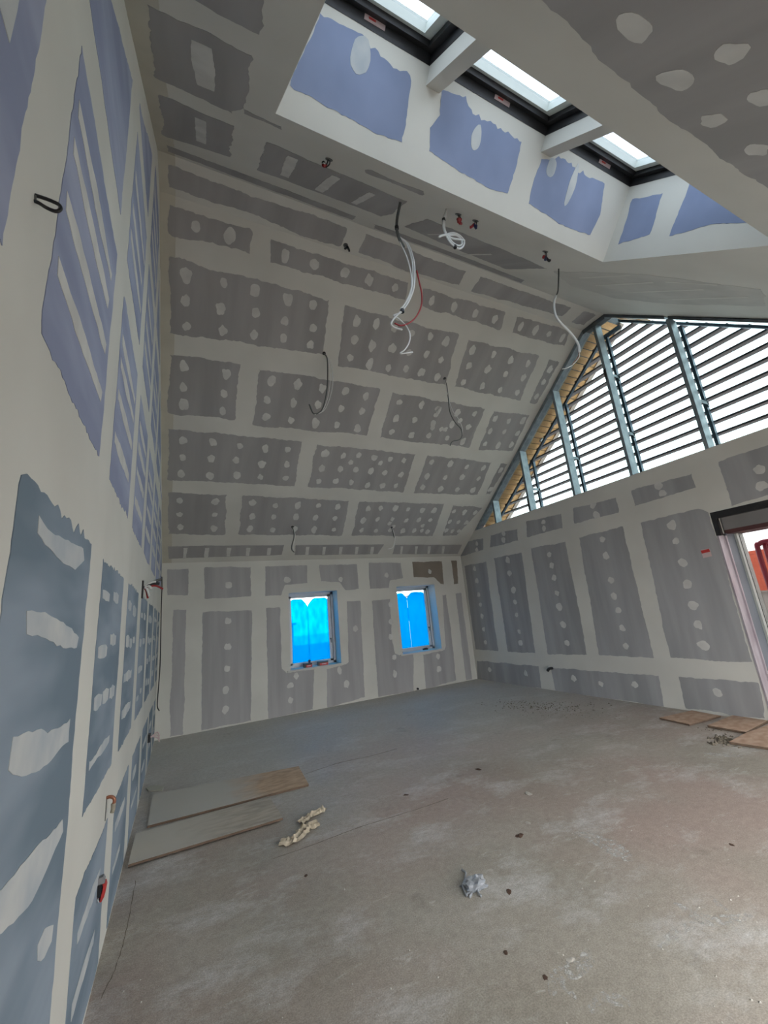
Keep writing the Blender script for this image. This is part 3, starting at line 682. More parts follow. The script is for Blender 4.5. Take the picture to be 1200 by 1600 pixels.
# dark packer under the slope near the bottom end
MB_().box((W+.02, 7.45, ZS-.0), (W+.2, 8.1, ZS+.01)).build('bottom_track', M['galv_dark'], W3)
MB_().box((W+.02, 1.0, ZS), (W+.2, 7.45, ZS+.008)).build('bottom_track', M['galv'], W3)
# tinted panes added between the studs to dim the sky beyond
edges = [8.0, 7.40, 6.385, 5.335, 4.285, 3.245, 2.20, 1.2]
for a, b in zip(edges, edges[1:]):
    yy = [a, b] + [k for k in (Y1, Y2) if b < k < a]; yy.sort(reverse=True)
    n_ = len(yy); vs = []; 
    x = W+.215
    ring_ = [(y, ZS) for y in (yy[-1], yy[0])] + [(y, max(ZS+.01, roofz(y)+.12)) for y in yy]
    n_ = len(ring_)
    vs = [(x, y, z) for y, z in ring_]+[(x+.008, y, z) for y, z in ring_]
    mesh('pane', vs, [tuple(range(n_)), tuple(range(n_, 2*n_))[::-1]]+[(i, (i+1) % n_, n_+(i+1) % n_, n_+i) for i in range(n_)], M['gable_dimmer'], W3)

# ------------------------------------------------------------------ louvre screen outside the gable
LS = empty('louvre_screen', (W+.46, 4.3, ZS-.4), 'outdoor screen of level brown battens on blue grey steel posts behind the gable opening', 'screen')
for k in range(-3, 17):
    z = 3.436+.1765*k
    # batten runs between the two slope rails
    yr = Y2+(ZR-.05-z)/MA; yl = Y1-(ZR+.02-z)/MB
    if z > ZR-.1: continue
    MB_().box((W+.44, max(yl, 1.0), z-.014), (W+.545, min(yr, 8.4), z+.014)).build('batten', M['batten'], LS)
for y in (6.44, 5.41, 4.355, 3.29, 2.24, 1.25):
    MB_().box((W+.38, y-.02, ZS-.5), (W+.44, y+.02, roofz(y)-.06-(.14 if y > 5 else .03))).build('post', M['blue_steel'], LS)
    zb = ZS+(.45 if y > 6 else .72 if y > 3.6 else .70)
    for z in (zb, zb+1.05):
        if z < roofz(y)-.4:
            MB_().box((W+.19, y-.045, z), (W+.40, y-.035, z+.05)).box((W+.36, y-.045, z-.03), (W+.40, y-.02, z+.07)).build('bracket', M['galv'], LS)
def rail(ya, yb, h0, h1, x0, x1, m):
    za, zb = roofz(ya), roofz(yb)
    MB_().hexa([(x0, ya, za+h0), (x1, ya, za+h0), (x1, yb, zb+h0), (x0, yb, zb+h0)], [(x0, ya, za+h1), (x1, ya, za+h1), (x1, yb, zb+h1), (x0, yb, zb+h1)]).build('rail', m, LS)
rail(8.2, Y2, -.20, -.15, W+.37, W+.42, M['blue_steel'])
rail(Y1-.0, 1.0, -.05, .0, W+.37, W+.42, M['blue_steel'])
rail(Y2, Y1, -.16, -.10, W+.37, W+.42, M['blue_steel'])

# timber soffit of the overhang
SF = empty('roof_overhang', (XR, 6.2, 4.9), 'orange timber lined roof overhang seen beyond the slatted gable', 'roof overhang')
nbd = 44; x0 = W+.25; x1 = XR-.10
for k in range(nbd):
    v0 = -.25+k*.13
    if v0 > SLEN_A+.5: break
    MB_().obox(FAR.at(x0, v0+.003, -.02), FAR.u*(x1-x0), FAR.v*.114, -FAR.n*.018).build('soffit_board', M['soffit'], SF)
for k in range(4):
    v0 = k*.13-.02
    MB_().obox(NEAR.at(x0, v0, -.02), NEAR.u*(x1-x0), NEAR.v*.114, -NEAR.n*.018).build('soffit_board', M['soffit'], SF)
MB_().obox(FAR.at(x0, -.45, -.04), FAR.u*(x1-x0), FAR.v*(SLEN_A+1.1), -FAR.n*.02).build('backing', M['galv_dark'], SF)
MB_().obox(FAR.at(x1, -.3, -.0), FAR.u*.10, FAR.v*(SLEN_A+.9), -FAR.n*.22).build('fascia', M['soffit_edge'], SF)
p_ = V((7.02, 0, 0)); a_ = FAR.px(853, 689)
lt = empty('soffit_light', FAR.at(6.98, a_[1], -.02), 'small round recessed light in the timber overhang', 'light')
def disc(c, u, v, n, r, h, seg=18): 
    vs = [c+u*(r*math.cos(2*math.pi*i/seg))+v*(r*math.sin(2*math.pi*i/seg)) for i in range(seg)]; vs += [p+n*h for p in vs]
    return vs, [tuple(range(seg)), tuple(range(seg, 2*seg))[::-1]]+[(i, (i+1) % seg, seg+(i+1) % seg, seg+i) for i in range(seg)]
cc = FAR.at(6.98, a_[1], -.019)
vs, fs = disc(cc, FAR.u, FAR.v, FAR.n, .055, .006); mesh('bezel', vs, fs, M['galv_dark'], lt)
vs, fs = disc(cc+FAR.n*.006, FAR.u, FAR.v, FAR.n, .035, .004); mesh('lens', vs, fs, M['white'], lt)

# ------------------------------------------------------------------ doorway
D1 = empty('door_1', (W+.25, DY1, 0), 'doorway without a leaf, black steel head and slotted metal jamb, open to outside', 'doorway', kind='structure')
yj = DY1
MB_().box((W-.003, DY0, 2.42), (W+.06, yj+.002, 2.505)).box((W-.003, yj-.05, 2.20), (W+.06, yj+.002, 2.42)).box((W+.06, DY0, 2.44), (W+.24, yj, 2.50)).build('steel_head', M['black_steel'], D1)
MB_().box((W+.22, DY0, 2.27), (W+.25, yj, 2.45)).build('head_board', M['head_grey'], D1)
MB_().box((W+.215, DY0, 2.225), (W+.56, yj, 2.275)).build('outer_head', M['rust'], D1)
MB_().box((W+.56, DY0, 2.25), (W+.6, yj, 2.60)).build('head_flashing', M['rust'], D1)
ch = MB_().box((W-.002, yj-.012, 0), (W+.175, yj, 2.20)).box((W-.004, yj-.02, 0), (W+.012, yj+.0, 2.20)).box((W+.15, yj-.03, 0), (W+.175, yj, 2.20)).build('slotted_channel', M['channel'], D1)
for z in (.35, .82, 1.24, 1.62, 1.95):
    MB_().box((W+.02, yj-.0135, z), (W+.04, yj-.011, z+.075)).build('slot', M['black'], ch)
for z in (.72, 1.05, 1.78, 2.0): MB_().box((W+.02, yj-.014, z), (W+.09, yj-.012, z+.008)).build('slot', M['black'], ch)
st = MB_().box((W+.20, yj-.02, 0), (W+.39, yj, 2.23)).build('jamb_stud', M['jamb_steel'], D1)
for k in range(14):
    z = .2+k*.145
    for xx in ((.25,), (.33,))[k % 2]:
        vs, fs = disc(V((W+xx, yj-.0205, z)), V((1, 0, 0)), V((0, 0, 1)), V((0, -1, 0)), .008, .002, 8); mesh('screw', vs, fs, M['black'], st)
MB_().box((W+.17, yj-.004, 0), (W+.20, yj, 2.23)).build('jamb_gap', M['black'], D1)
MB_().box((W+.39, yj-.045, 0), (W+.56, yj, 2.23)).build('aluminium_frame', M['alu'], D1)
MB_().box((W+.45, yj-.05, 0), (W+.456, yj-.044, 2.23)).build('frame_groove', M['black'], D1)
MB_().box((W+.47, DY0, 0), (W+.475, yj-.044, 2.23)).build('pane', M['door_dimmer'], D1)  # added pane that dims the outdoors; the doorway itself is open
MB_().box((W+.2, yj, 0), (W+.6, yj+.25, 2.6)).build('outer_pier', M['house'], D1)
MB_().box((W+.2, yj+.25, 0), (W+.36, D+.4, ZS-.03)).build('outer_skin', M['house'], D1)

# ------------------------------------------------------------------ outdoors
pave = MB_().box((-40, -40, -.16), (60, 60, -.125)).build('ground', M['pave']); tag(pave, 'pale paving outside the building', 'ground', kind='structure')
XF = W+6
cl = empty('orange_wall', (XF+.2, 5, 1.36), 'orange clad wall beyond the doorway', 'wall')
for k in range(10): MB_().box((XF+.15, -2.0, 1.36+k*.095), (XF+.30, 12, 1.36+k*.095+.090)).build('cladding_board', M['orange'], cl)
MB_().box((XF+.17, -2.0, 1.3), (XF+.35, 12, 2.30)).build('backing', M['orange'], cl)
fn = empty('pale_fence', (XF, 5, 0), 'pale boarded fence below the orange wall', 'fence')
for k in range(60): MB_().box((XF+.05, -1.6+k*.2, -.12), (XF+.08+.004*(k % 2), -1.6+k*.2+.19, 1.33)).build('fence_board', M['fence'], fn)
MB_().box((XF+.0, -1.8, 1.33), (XF+.14, 12, 1.36)).build('coping', M['fence'], fn)
# red tubular racks
for i, (dx, dy) in enumerate(((0, 0), (.16, -.04), (.32, -.08))):
    rk = empty('red_tube_rack', (W+2+dx, 3.5+dy, -.12), ['red bent tube rack outside the doorway, first of its nest', 'red bent tube rack outside the doorway, middle of its nest', 'red bent tube rack outside the doorway, last of its nest'][i], 'rack', 'nested red tube racks')
    x, y, h = W+2+dx, 3.5+dy, 2.18
    a = [(x, y+.34, -.12), (x, y+.34, 1.0), (x, y+.34, h-.14), (x, y+.30, h-.03), (x, y+.2, h), (x, y-.2, h), (x, y-.32, h-.03), (x, y-.36, h-.14), (x, y-.36, 1.0), (x, y-.36, -.12)]
    MB_().tube(a, .036, 10).build('hoop', M['red_paint'], rk, True)
    MB_().tube([(x, y+.34, 1.2), (x, y-.36, 1.2)], .026, 8, smooth=1).build('crossbar', M['red_paint'], rk, True)
    MB_().tube([(x, y+.34, .4), (x, y-.36, .4)], .026, 8, smooth=1).build('crossbar', M['red_paint'], rk, True)
    MB_().tube([(x, y+.24, h), (x+.02, y+.24, -.12)], .024, 8, smooth=1).build('upright', M['red_paint'], rk, True)
# house and fence behind the filmed windows
hs = empty('gabled_house', (8.7, D+7.5, 0), 'grey gabled house dimly seen through the blue window film', 'house')
yh = D+7
def gable(x0, x1, ze, zp, y0, y1):
    xm = (x0+x1)*.5-.15
    b = MB_(); r = [(x0, -.12), (x1, -.12), (x1, ze), (xm, zp), (x0, ze)]; n_ = 5
    vs = [(x, y0, z) for x, z in r]+[(x, y1, z) for x, z in r]
    b.add(vs, [tuple(range(n_)), tuple(range(n_, 2*n_))[::-1]]+[(i, (i+1) % n_, n_+(i+1) % n_, n_+i) for i in range(n_)])
    return b, xm
b, xm = gable(7.9, 10.6, 2.02, 2.36, yh, yh+6); b.build('gable_wall', M['house'], hs)
MB_().hexa([(7.7, yh-.1, 1.98), (7.7, yh+6, 1.98), (xm, yh+6, 2.40), (xm, yh-.1, 2.40)], [(7.7, yh-.1, 2.04), (7.7, yh+6, 2.04), (xm, yh+6, 2.46), (xm, yh-.1, 2.46)]).hexa([(xm, yh-.1, 2.40), (xm, yh+6, 2.40), (10.8, yh+6, 1.98), (10.8, yh-.1, 1.98)], [(xm, yh-.1, 2.46), (xm, yh+6, 2.46), (10.8, yh+6, 2.04), (10.8, yh-.1, 2.04)]).build('roof', M['roof_tile'], hs)
gf = empty('garden_fence', (4, D+6.5, 0), 'dark fence low behind the first filmed window', 'fence')
for k in range(30): MB_().box((-1+k*.34, D+6.5, -.12), (-1+k*.34+.33, D+6.54, .86)).build('fence_board', M['dark_fence'], gf)
hd = empty('low_shed', (3.2, D+8, 0), 'grey flat roofed shed behind the garden fence', 'shed')
MB_().box((1.6, D+8, -.12), (4.2, D+10, 1.55)).build('shed_wall', M['house'], hd); MB_().box((1.5, D+7.9, 1.55), (4.3, D+10.1, 1.63)).build('shed_roof', M['roof_tile'], hd)

# ------------------------------------------------------------------ cables and fittings
def on(pl, x, y, h=0): return pl.pt(x, y, h)
def hang(pl, pts, dy=0):
    """First point on the ceiling, the rest hanging in the upright plane through it."""
    p0 = pl.pt(*pts[0]); hp = Plane(p0, (1, 0, 0), (0, 0, 1), (0, -1, 0)); return [p0]+[hp.pt(x, y) for x, y in pts[1:]]
def off(pts, d): return [p+V(d)*min(1, i/2) for i, p in enumerate(pts)]
def zoomed(ox, oy, s, pts): return [(ox+x/s, oy+y/s) for x, y in pts]
def root(name, at, label, cat, group=None): return empty(name, at, label, cat, group)
z7 = (480, 300, 3.81)
# long bundle
P = hang(NEAR, zoomed(*z7, [(555,62),(537,150),(533,215),(545,270),(575,330)])); P2 = hang(NEAR, zoomed(*z7, [(555,62),(533,215),(545,262),(600,310),(632,400),(640,480),(632,580),(600,660),(565,705),(520,750),(500,785),(520,808),(565,820)]))
P3 = hang(NEAR, zoomed(*z7, [(555,62),(533,215),(550,290),(590,380),(615,470),(622,560),(605,640),(565,712),(515,735),(545,755),(590,800),(612,850),(605,900),(580,940),(555,962),(628,954)]))
t = root('hanging_cable_bundle', P[0], 'long hanging bundle of white cables with a grey sheath and one red wire', 'cable', 'cables hanging from the ceiling')
MB_().tube(P, .014, 8).build('grey_sheath', M['grey_sheath'], t, True)
MB_().tube(P2[1:], .008, 6).build('white_cable', M['white'], t, True)
MB_().tube(off(P2[1:9], (-.02, 0, .0)), .007, 6).build('white_cable', M['white'], t, True)
MB_().tube(P3[1:], .006, 6).build('white_cable', M['white'], t, True)
a = hang(NEAR, zoomed(*z7, [(555,62),(652,468),(668,540),(682,610),(678,680),(650,740),(610,778),(560,795),(520,782)]))
MB_().tube(a[1:], .007, 6).build('red_wire', M['red_wire'], t, True)
hp = Plane(P[0], (1, 0, 0), (0, 0, 1), (0, -1, 0))
for x, y in ((533, 213), (565, 708)):
    c_ = hp.pt(480+x/3.81, 300+y/3.81); MB_().tube([c_-V((0, 0, .014)), c_+V((0, 0, .014))], .019, 8, smooth=1).build('cable_tie', M['black_sheath'], t)
# coiled white
z8 = (670, 310, 5.217)
t = root('coiled_cable', NEAR.pt(694, 327), 'coil of white cable hanging beside the skylight well', 'cable', 'cables hanging from the ceiling')
P = hang(NEAR, zoomed(*z8, [(145,88),(128,140),(118,185),(118,240),(140,300),(175,360),(215,395),(250,410),(280,390),(288,350),(260,310),(215,285),(175,285),(150,300),(190,325),(240,335),(292,345)]))
MB_().tube(P, .009, 6).build('white_cable', M['white'], t, True)
P = hang(NEAR, zoomed(*z8, [(145,88),(135,150),(125,200),(135,270),(185,350),(235,385),(268,375),(262,335),(220,300),(170,300),(120,300),(80,315)]))
MB_().tube(P, .009, 6).build('white_cable', M['white'], t, True)
hp = Plane(P[0], (1, 0, 0), (0, 0, 1), (0, -1, 0))
for x, y in ((122, 175), (214, 395)):
    c_ = hp.pt(670+x/5.217, 310+y/5.217); MB_().tube([c_-V((0, 0, .012)), c_+V((0, 0, .012))], .016, 8, smooth=1).build('cable_tie', M['black_sheath'], t)
# clusters of stub wires with connectors at the ceiling
def cluster(name, pl, x, y, dx, dy, mats, label, s=.045):
    p0 = pl.pt(x, y); t = root(name, p0, label, 'wires', 'short wire clusters at the ceiling')
    hp = Plane(p0, (1, 0, 0), (0, 0, 1), (0, -1, 0)); p1 = hp.pt(x+dx, y+dy)
    vs, fs = disc(p0, pl.u, pl.v, pl.n, .03, .004, 14); mesh('hole_rim', vs, fs, M['grey_sheath'], t)
    for k in range(2): MB_().tube([p0+V((.012*k-.006, 0, 0)), p0.lerp(p1, .5)+V((.02*k, 0, 0)), p1+V((0.008*k, 0, 0))], .0045, 6).build('wire', M['black_sheath'], t, True)
    for k, mm in enumerate(mats):
        e = p1+V((rnd(-s, s), rnd(-s, s)*.5, rnd(-s, s*.6)))
        MB_().tube([p1+V((0, 0, .02)), p1.lerp(e, .6)+V((rnd(-.02, .02), 0, rnd(-.02, .02))), e], .012, 8).build('connector', M[mm], t, True)
    return t
cluster('wire_cluster', NEAR, 514, 249, -6, 12, ['red_wire', 'black_sheath', 'red_wire', 'white'], 'dark and red wire cluster hanging from the near slope, closest to the left wall')
cluster('wire_cluster', NEAR, 716, 335, 2, 9, ['red_wire', 'red_wire', 'red_wire', 'red_wire'], 'red wire cluster beside the coiled white cable')
cluster('wire_cluster', NEAR, 743, 345, -2, 8, ['dark_blue', 'red_wire', 'dark_blue'], 'dark blue and red wire cluster next to the all-red one')
cluster('wire_cluster', NEAR, 852, 393, 0, 10, ['dark_blue', 'black_sheath', 'red_wire', 'dark_blue'], 'dark wire cluster nearest the far corner of the skylight well')
cluster('wire_cluster', STRIP, 540, 383, 3, 4, ['black_sheath', 'black_sheath', 'black_sheath'], 'small black wire stub on the flat ridge strip', .035)
# cable near the gable
z9 = (840, 450, 7.5)
P = hang(NEAR, [(873, 420)]+zoomed(*z9, [(240,20),(215,92),(195,160),(195,250),(225,350),(300,440),(380,520),(450,610),(482,680),(488,750)]))
t = root('hanging_cable', P[0], 'white cable hanging from the near slope in front of the slatted gable', 'cable', 'cables hanging from the ceiling')
MB_().tube(P[:4], .008, 8).build('grey_sheath', M['grey_sheath'], t, True)
MB_().tube(P[2:], .013, 8).build('white_cable', M['white'], t, True)
Pp = hang(NEAR, [(873, 420)]+zoomed(*z9, [(488,750),(490,800),(460,850),(410,900),(350,935),(285,950)]))
MB_().tube(Pp[1:], .004, 6).build('bare_wire', M['white'], t, True)
Pq = hang(NEAR, [(873, 420)]+zoomed(*z9, [(488,750),(475,810),(440,850),(400,905)])); MB_().tube(Pq[1:], .004, 6).build('bare_wire', M['copper'], t, True)
# four cables on the far slope
def loop(pl, runs, label):
    t = None
    for pts, r, mm in runs:
        P = hang(pl, pts)
        if t is None: t = root('hanging_cable', P[0], label, 'cable', 'cables hanging from the ceiling'); vs, fs = disc(P[0], pl.u, pl.v, pl.n, .025, .005, 12); mesh('hole_rim', vs, fs, M['black_sheath'], t)
        MB_().tube(P, r, 6).build('cable', M[mm], t, True)
    return t
loop(FAR, [(zoomed(*z7, [(100,960),(118,990),(122,1060),(120,1150),(108,1230),(85,1300),(40,1320),(12,1265)]), .009, 'grey_sheath'),
           (zoomed(*z7, [(100,960),(135,1010),(150,1080),(150,1160),(130,1240),(100,1300),(45,1325)]), .006, 'white'),
           (zoomed(*z7, [(100,960),(125,1000),(138,1080),(132,1170),(118,1240),(85,1310),(40,1320)]), .005, 'white')], 'grey and white cable loop hanging from the middle of the far slope')
loop(FAR, [(zoomed(*z7, [(818,1110),(832,1160),(840,1230),(850,1310),(880,1370),(915,1410),(922,1450),(905,1475),(865,1485),(850,1510)]), .008, 'grey_sheath'),
           (zoomed(*z7, [(818,1110),(842,1230),(865,1300),(900,1350),(922,1400),(924,1445)]), .006, 'white')], 'thin grey cable with a curled tail hanging from the middle far slope')
loop(FAR, [([(457,823),(459,832),(459,841),(456,852),(456,859),(460,863)], .010, 'grey_sheath'), ([(457,823),(461,835),(460,846),(458,855),(459,860)], .006, 'white')], 'short grey cable stub at the eave above the left window')
loop(FAR, [([(612,824),(615,831),(617,840),(616,850),(613,856),(606,858)], .007, 'white'), ([(612,824),(614,832),(616,840)], .009, 'grey_sheath')], 'short white cable stub at the eave near the gable')

# left wall fittings
lp = LEFT.px(54, 306); z_ = Plane(LEFT.pt(54, 310), (1, 0, 0), (0, 0, 1), (0, -1, 0))
t = root('black_cable_loop', LEFT.pt(54, 308), 'black cable loop sticking out high on the left wall', 'cable')
cc = LEFT.pt(54, 310); YP = Plane(cc, (1, 0, 0), (0, 0, 1), (0, -1, 0))
pts = zoomed(0, 280, 10.91, [(585,270),(680,300),(800,340),(920,390),(1010,440),(1035,500),(985,545),(900,535),(780,480),(670,410),(585,370)])
Pl = [YP.pt(*p) for p in pts]
MB_().tube(Pl, .0042, 10).build('cable', M['black_sheath'], t, True)
MB_().tube([LEFT.pt(54, 305), LEFT.pt(54, 314)], .004, 6, smooth=1).build('slot', M['grey_sheath'], t)
def wallbox(name, x, y, label, cat):
    p = LEFT.pt(x, y); return root(name, p, label, cat), p
t, p = wallbox('wire_outlet', 222, 918, 'white, black and red wires sticking out of an outlet hole on the left wall', 'wires')
MB_().box((p.x, p.y-.04, p.z-.10), (p.x+.012, p.y+.03, p.z+.06)).build('back_box', M['black'], t)
for k, (dy, dz, dx, mm, r) in enumerate([(0, .05, .11, 'white', .012), (.01, .03, .14, 'black_sheath', .014), (0, -.02, .08, 'white', .013), (.02, -.10, .05, 'red_wire', .009), (.02, -.02, .17, 'red_wire', .009), (0, -.08, .06, 'white', .009), (.01, .07, .15, 'grey_sheath', .013)]):
    MB_().tube([p+V((.005, 0, 0)), p+V((dx*.6, dy*.5, dz*.4+.02)), p+V((dx, dy, dz))], r, 8).build('wire', M[mm], t, True)
p0 = LEFT.pt(250, 897); t = root('black_corner_wire', p0, 'thin black wire running down the corner between the left and far walls', 'wire')
CP = Plane((.05, D-.25, 0), (1, 0, 0), (0, 0, 1), (0, -1, 0))
MB_().tube([V((.015, D-.28, 2.56))]+[CP.pt(*q_) for q_ in [(253,903),(253,920),(252,950),(251,1000),(250,1040),(248,1070),(246,1095),(246,1105),(249,1111)]], .008, 6).build('wire', M['black_sheath'], t, True)
t, p = wallbox('low_socket_box', 231, 1154, 'dark socket box with pink wires low on the left wall near the far corner', 'socket box')
MB_().box((0, p.y-.05, p.z-.04), (.03, p.y+.05, p.z+.05)).build('box', M['black'], t)
for k in range(3): MB_().tube([p+V((.02, 0, .01*k)), p+V((.10, .01, .05-.03*k)), p+V((.13, 0, -.03*k))], .008, 6).build('wire', M['pink_label'], t, True)
# copper elbow
YC = LEFT.pt(166, 1249); CPp = Plane(YC, (1, 0, 0), (0, 0, 1), (0, -1, 0))
zc = (120, 1220, 7.27)
t = root('copper_pipe_stub', YC, 'copper pipe elbow wrapped in tape sticking out of the left wall', 'pipe')
MB_().tube([CPp.pt(*q_) for q_ in zoomed(*zc, [(338,195),(370,182),(405,185),(425,205),(428,235),(418,262)])], .0085, 12).build('pipe', M['copper'], t, True)
MB_().tube([CPp.pt(*q_) for q_ in zoomed(*zc, [(418,255),(415,290),(412,320),(400,362)])], .012, 12, r1=.010).build('thread_tape', M['tape'], t, True)
MB_().box((0.0, YC.y-.004, YC.z-.10), (.003, YC.y+.003, YC.z+.01)).build('wall_slit', M['grey_sheath'], t)
# red switch box
t, p = wallbox('red_back_box', 152, 1392, 'open red and black electrical box with a grey flap, low on the left wall', 'electrical box')
YB = Plane(LEFT.pt(151, 1392), (1, 0, 0), (0, 0, 1), (0, -1, 0))
def pz(x, y): return YB.pt(120+x/7.27, 1220+y/7.27)
def prism(pts, dy, name, m, par):
    vs = [pz(*q_) for q_ in pts]; n_ = len(vs); vs += [v+V((0, dy, 0)) for v in vs]
    return mesh(name, vs, [tuple(range(n_)), tuple(range(n_, 2*n_))[::-1]]+[(i, (i+1) % n_, n_+(i+1) % n_, n_+i) for i in range(n_)], m, par)
prism([(218,1200),(290,1180),(300,1200),(270,1340),(215,1320)], .05, 'box', M['black'], t)
prism([(290,1180),(322,1165),(332,1210),(310,1320),(280,1375),(262,1385),(245,1350),(275,1300)], .045, 'cover', M['red_label'], t)
prism([(232,1120),(260,1110),(300,1088),(318,1120),(315,1165),(232,1190)], .03, 'flap', M['head_grey'], t)
prism([(232,1350),(262,1335),(270,1360),(240,1385)], .01, 'wire_end', M['white'], t)
# right wall fittings
p = RIGHT.pt(863, 1044); t = root('black_cable_stub', p, 'short black cable end low on the right wall', 'cable')
MB_().tube([p, p+V((-.08, 0, .0)), p+V((-.13, .0, -.03))], .025, 8).build('cable', M['black_sheath'], t, True); MB_().tube([p+V((0, .08, .02)), p+V((-.04, .06, .01))], .02, 8).build('pale_sleeve', M['dab'], t, True)
Q = pxp(RIGHT, [(1095,859),(1109,857),(1113,869),(1099,872)])
t = slab('warning_sticker', RIGHT, Q, 0.002, .004, M['pink_label'], None); tag(t, 'small red and white sticker on the right wall near the doorway', 'sticker')
slab('red_band', RIGHT, pxp(RIGHT, [(1095,860.5),(1108,857.5),(1110,862),(1097,865)]), .004, .005, M['red_label'], t)
p = BACK.pt(652, 1076); t = MB_().tube([p, p+V((0, -.04, 0))], .02, 10, smooth=1).build('black_pipe_end', M['black_sheath'], loc=p); tag(t, 'small black pipe end at the foot of the far wall below the second window', 'pipe')

# ------------------------------------------------------------------ things on the floor
BOARD_PX = []
def sheet(name, pts, z0, th, mtop, label, group, lift=0, parts=()):
    BOARD_PX.append(pts)
    P = [FLOOR.pt(*p) for p in pts]; cen = sum(P, V())/4; cen.z = 0
    top = [V((p.x, p.y, z0+th)) for p in P]; bot = [V((p.x, p.y, z0)) for p in P]
    if lift:
        for k in (2, 3): top[k].z += lift; bot[k].z += lift
    me = mesh(name, top+bot, [(0, 1, 2, 3), (7, 6, 5, 4), (0, 4, 5, 1), (1, 5, 6, 2), (2, 6, 7, 3), (3, 7, 4, 0)], None, None, loc=cen, mats=[mtop, M['ply_edge']])
    for i, p in enumerate(me.data.polygons): p.material_index = 0 if i == 0 else 1
    tag(me, label, 'board', group); return me
sheet('plywood_board', [(238.6,1244.5),(466.6,1200),(482.4,1228.7),(230,1294.5)], .002, .018, M['osb'], 'longer dusty chipboard sheet on the floor, farther from the camera by the left wall', 'loose boards by the left wall')
sheet('plywood_board', [(212,1306),(420.7,1247),(442,1284),(199.6,1358.5)], .002, .015, M['ply'], 'pale plywood sheet on the floor, nearer one by the left wall', 'loose boards by the left wall', lift=.012)
sheet('door_board', [(1081.7,1112.5),(1126.7,1121),(1078,1134.5),(1030.8,1124)], .002, .018, M['osb_door'], 'chipboard offcut flat on the floor along the right wall, farthest from the doorway', 'boards at the doorway')
sheet('door_board', [(1145,1121),(1203,1128),(1166.7,1147.5),(1106,1136.7)], .002, .022, M['osb_door'], 'pinkish chipboard sheet at the doorway, middle of the three', 'boards at the doorway')
sheet('door_board', [(1166,1148.8),(1225,1128),(1250,1180),(1140,1163)], .002, .022, M['osb_door'], 'pinkish chipboard sheet nearest the camera at the doorway, cut by the photo edge', 'boards at the doorway')
# plaster offcut
Q = [FLOOR.px(*p) for p in [(228,1233),(240,1229),(256,1231),(254,1236),(232,1237)]]
o = slab('plaster_offcut', FLOOR, Q, .001, .014, M['plaster_off'], None); tag(o, 'thin pale plaster offcut against the left wall beyond the boards', 'offcut')

def ribbon(name, pts, wd, m, label, cat):
    P = spline([FLOOR.pt(*p) for p in pts], 5); vs, fs = [], []; k = 5
    cen = V((P[0].x, P[0].y, 0))
    for i, p in enumerate(P):
        t = (P[min(i+1, len(P)-1)]-P[max(i-1, 0)]).normalized(); nn = V((-t.y, t.x, 0)); ww = wd*(1+.45*noise.noise(V((i*.8, 3, 1))))
        for j in range(k):
            u = j/(k-1)-.5; vs.append(p+nn*(u*ww)+V((0, 0, .006+.022*abs(noise.noise(V((i*.9, j*1.1, 5)))+.25)+.012*(j % 2))))
    for i in range(len(P)-1):
        for j in range(k-1): a = i*k+j; fs.append((a, a+1, a+k+1, a+k))
    o = mesh(name, vs, fs, m, None, loc=cen); s = o.modifiers.new('thick', 'SOLIDIFY'); s.thickness = .002
    return tag(o, label, cat)
z2 = (180, 1140, 3.158)
ribbon('torn_paper', zoomed(*z2, [(815,565),(870,558),(905,535),(940,495),(1000,470)]), .10, M['paper'], 'torn strip of pale brown paper on the floor, nearer and wider piece', 'paper')
ribbon('torn_paper', zoomed(*z2, [(910,470),(950,440),(990,420),(1032,398)]), .075, M['paper'], 'torn twisted strip of pale brown paper, farther piece touching the wider one', 'paper')
# clear plastic wrap
def crumple(name, cen, r, m, label, cat, sy=1.0, h=.6):
    bm = bmesh.new(); bmesh.ops.create_icosphere(bm, subdivisions=3, radius=r)
    for v in bm.verts:
        f = 1+.5*noise.noise(v.co*(2.4/r)+V((3, 1, 7)))+.25*noise.noise(v.co*(6/r)); v.co *= f; v.co.y *= sy; v.co.z = max(v.co.z*h, -.0)+.001
    me = bpy.data.meshes.new(name); bm.to_mesh(me); bm.free(); me.materials.append(m); o = bpy.data.objects.new(name, me); C.objects.link(o); o.location = cen
    return tag(o, label, cat)
o = crumple('plastic_wrap', FLOOR.pt(741, 1384), .075, M['wrap'], 'crumpled clear plastic wrapper in the middle of the floor', 'wrapper', .8, .5)
for pts in [[(722,1361),(728,1366),(727,1378),(731,1388)], [(722,1385),(726,1396),(730,1402)], [(729,1399),(737,1397),(734,1404)], [(745,1388),(748,1398),(752,1402)]]:
    PP = [FLOOR.pt(*q_)+V((0, 0, .006)) for q_ in pts]
    MB_().tube([p for p in PP], .007, 5).build('plastic_tail', M['wrap'], o, True)
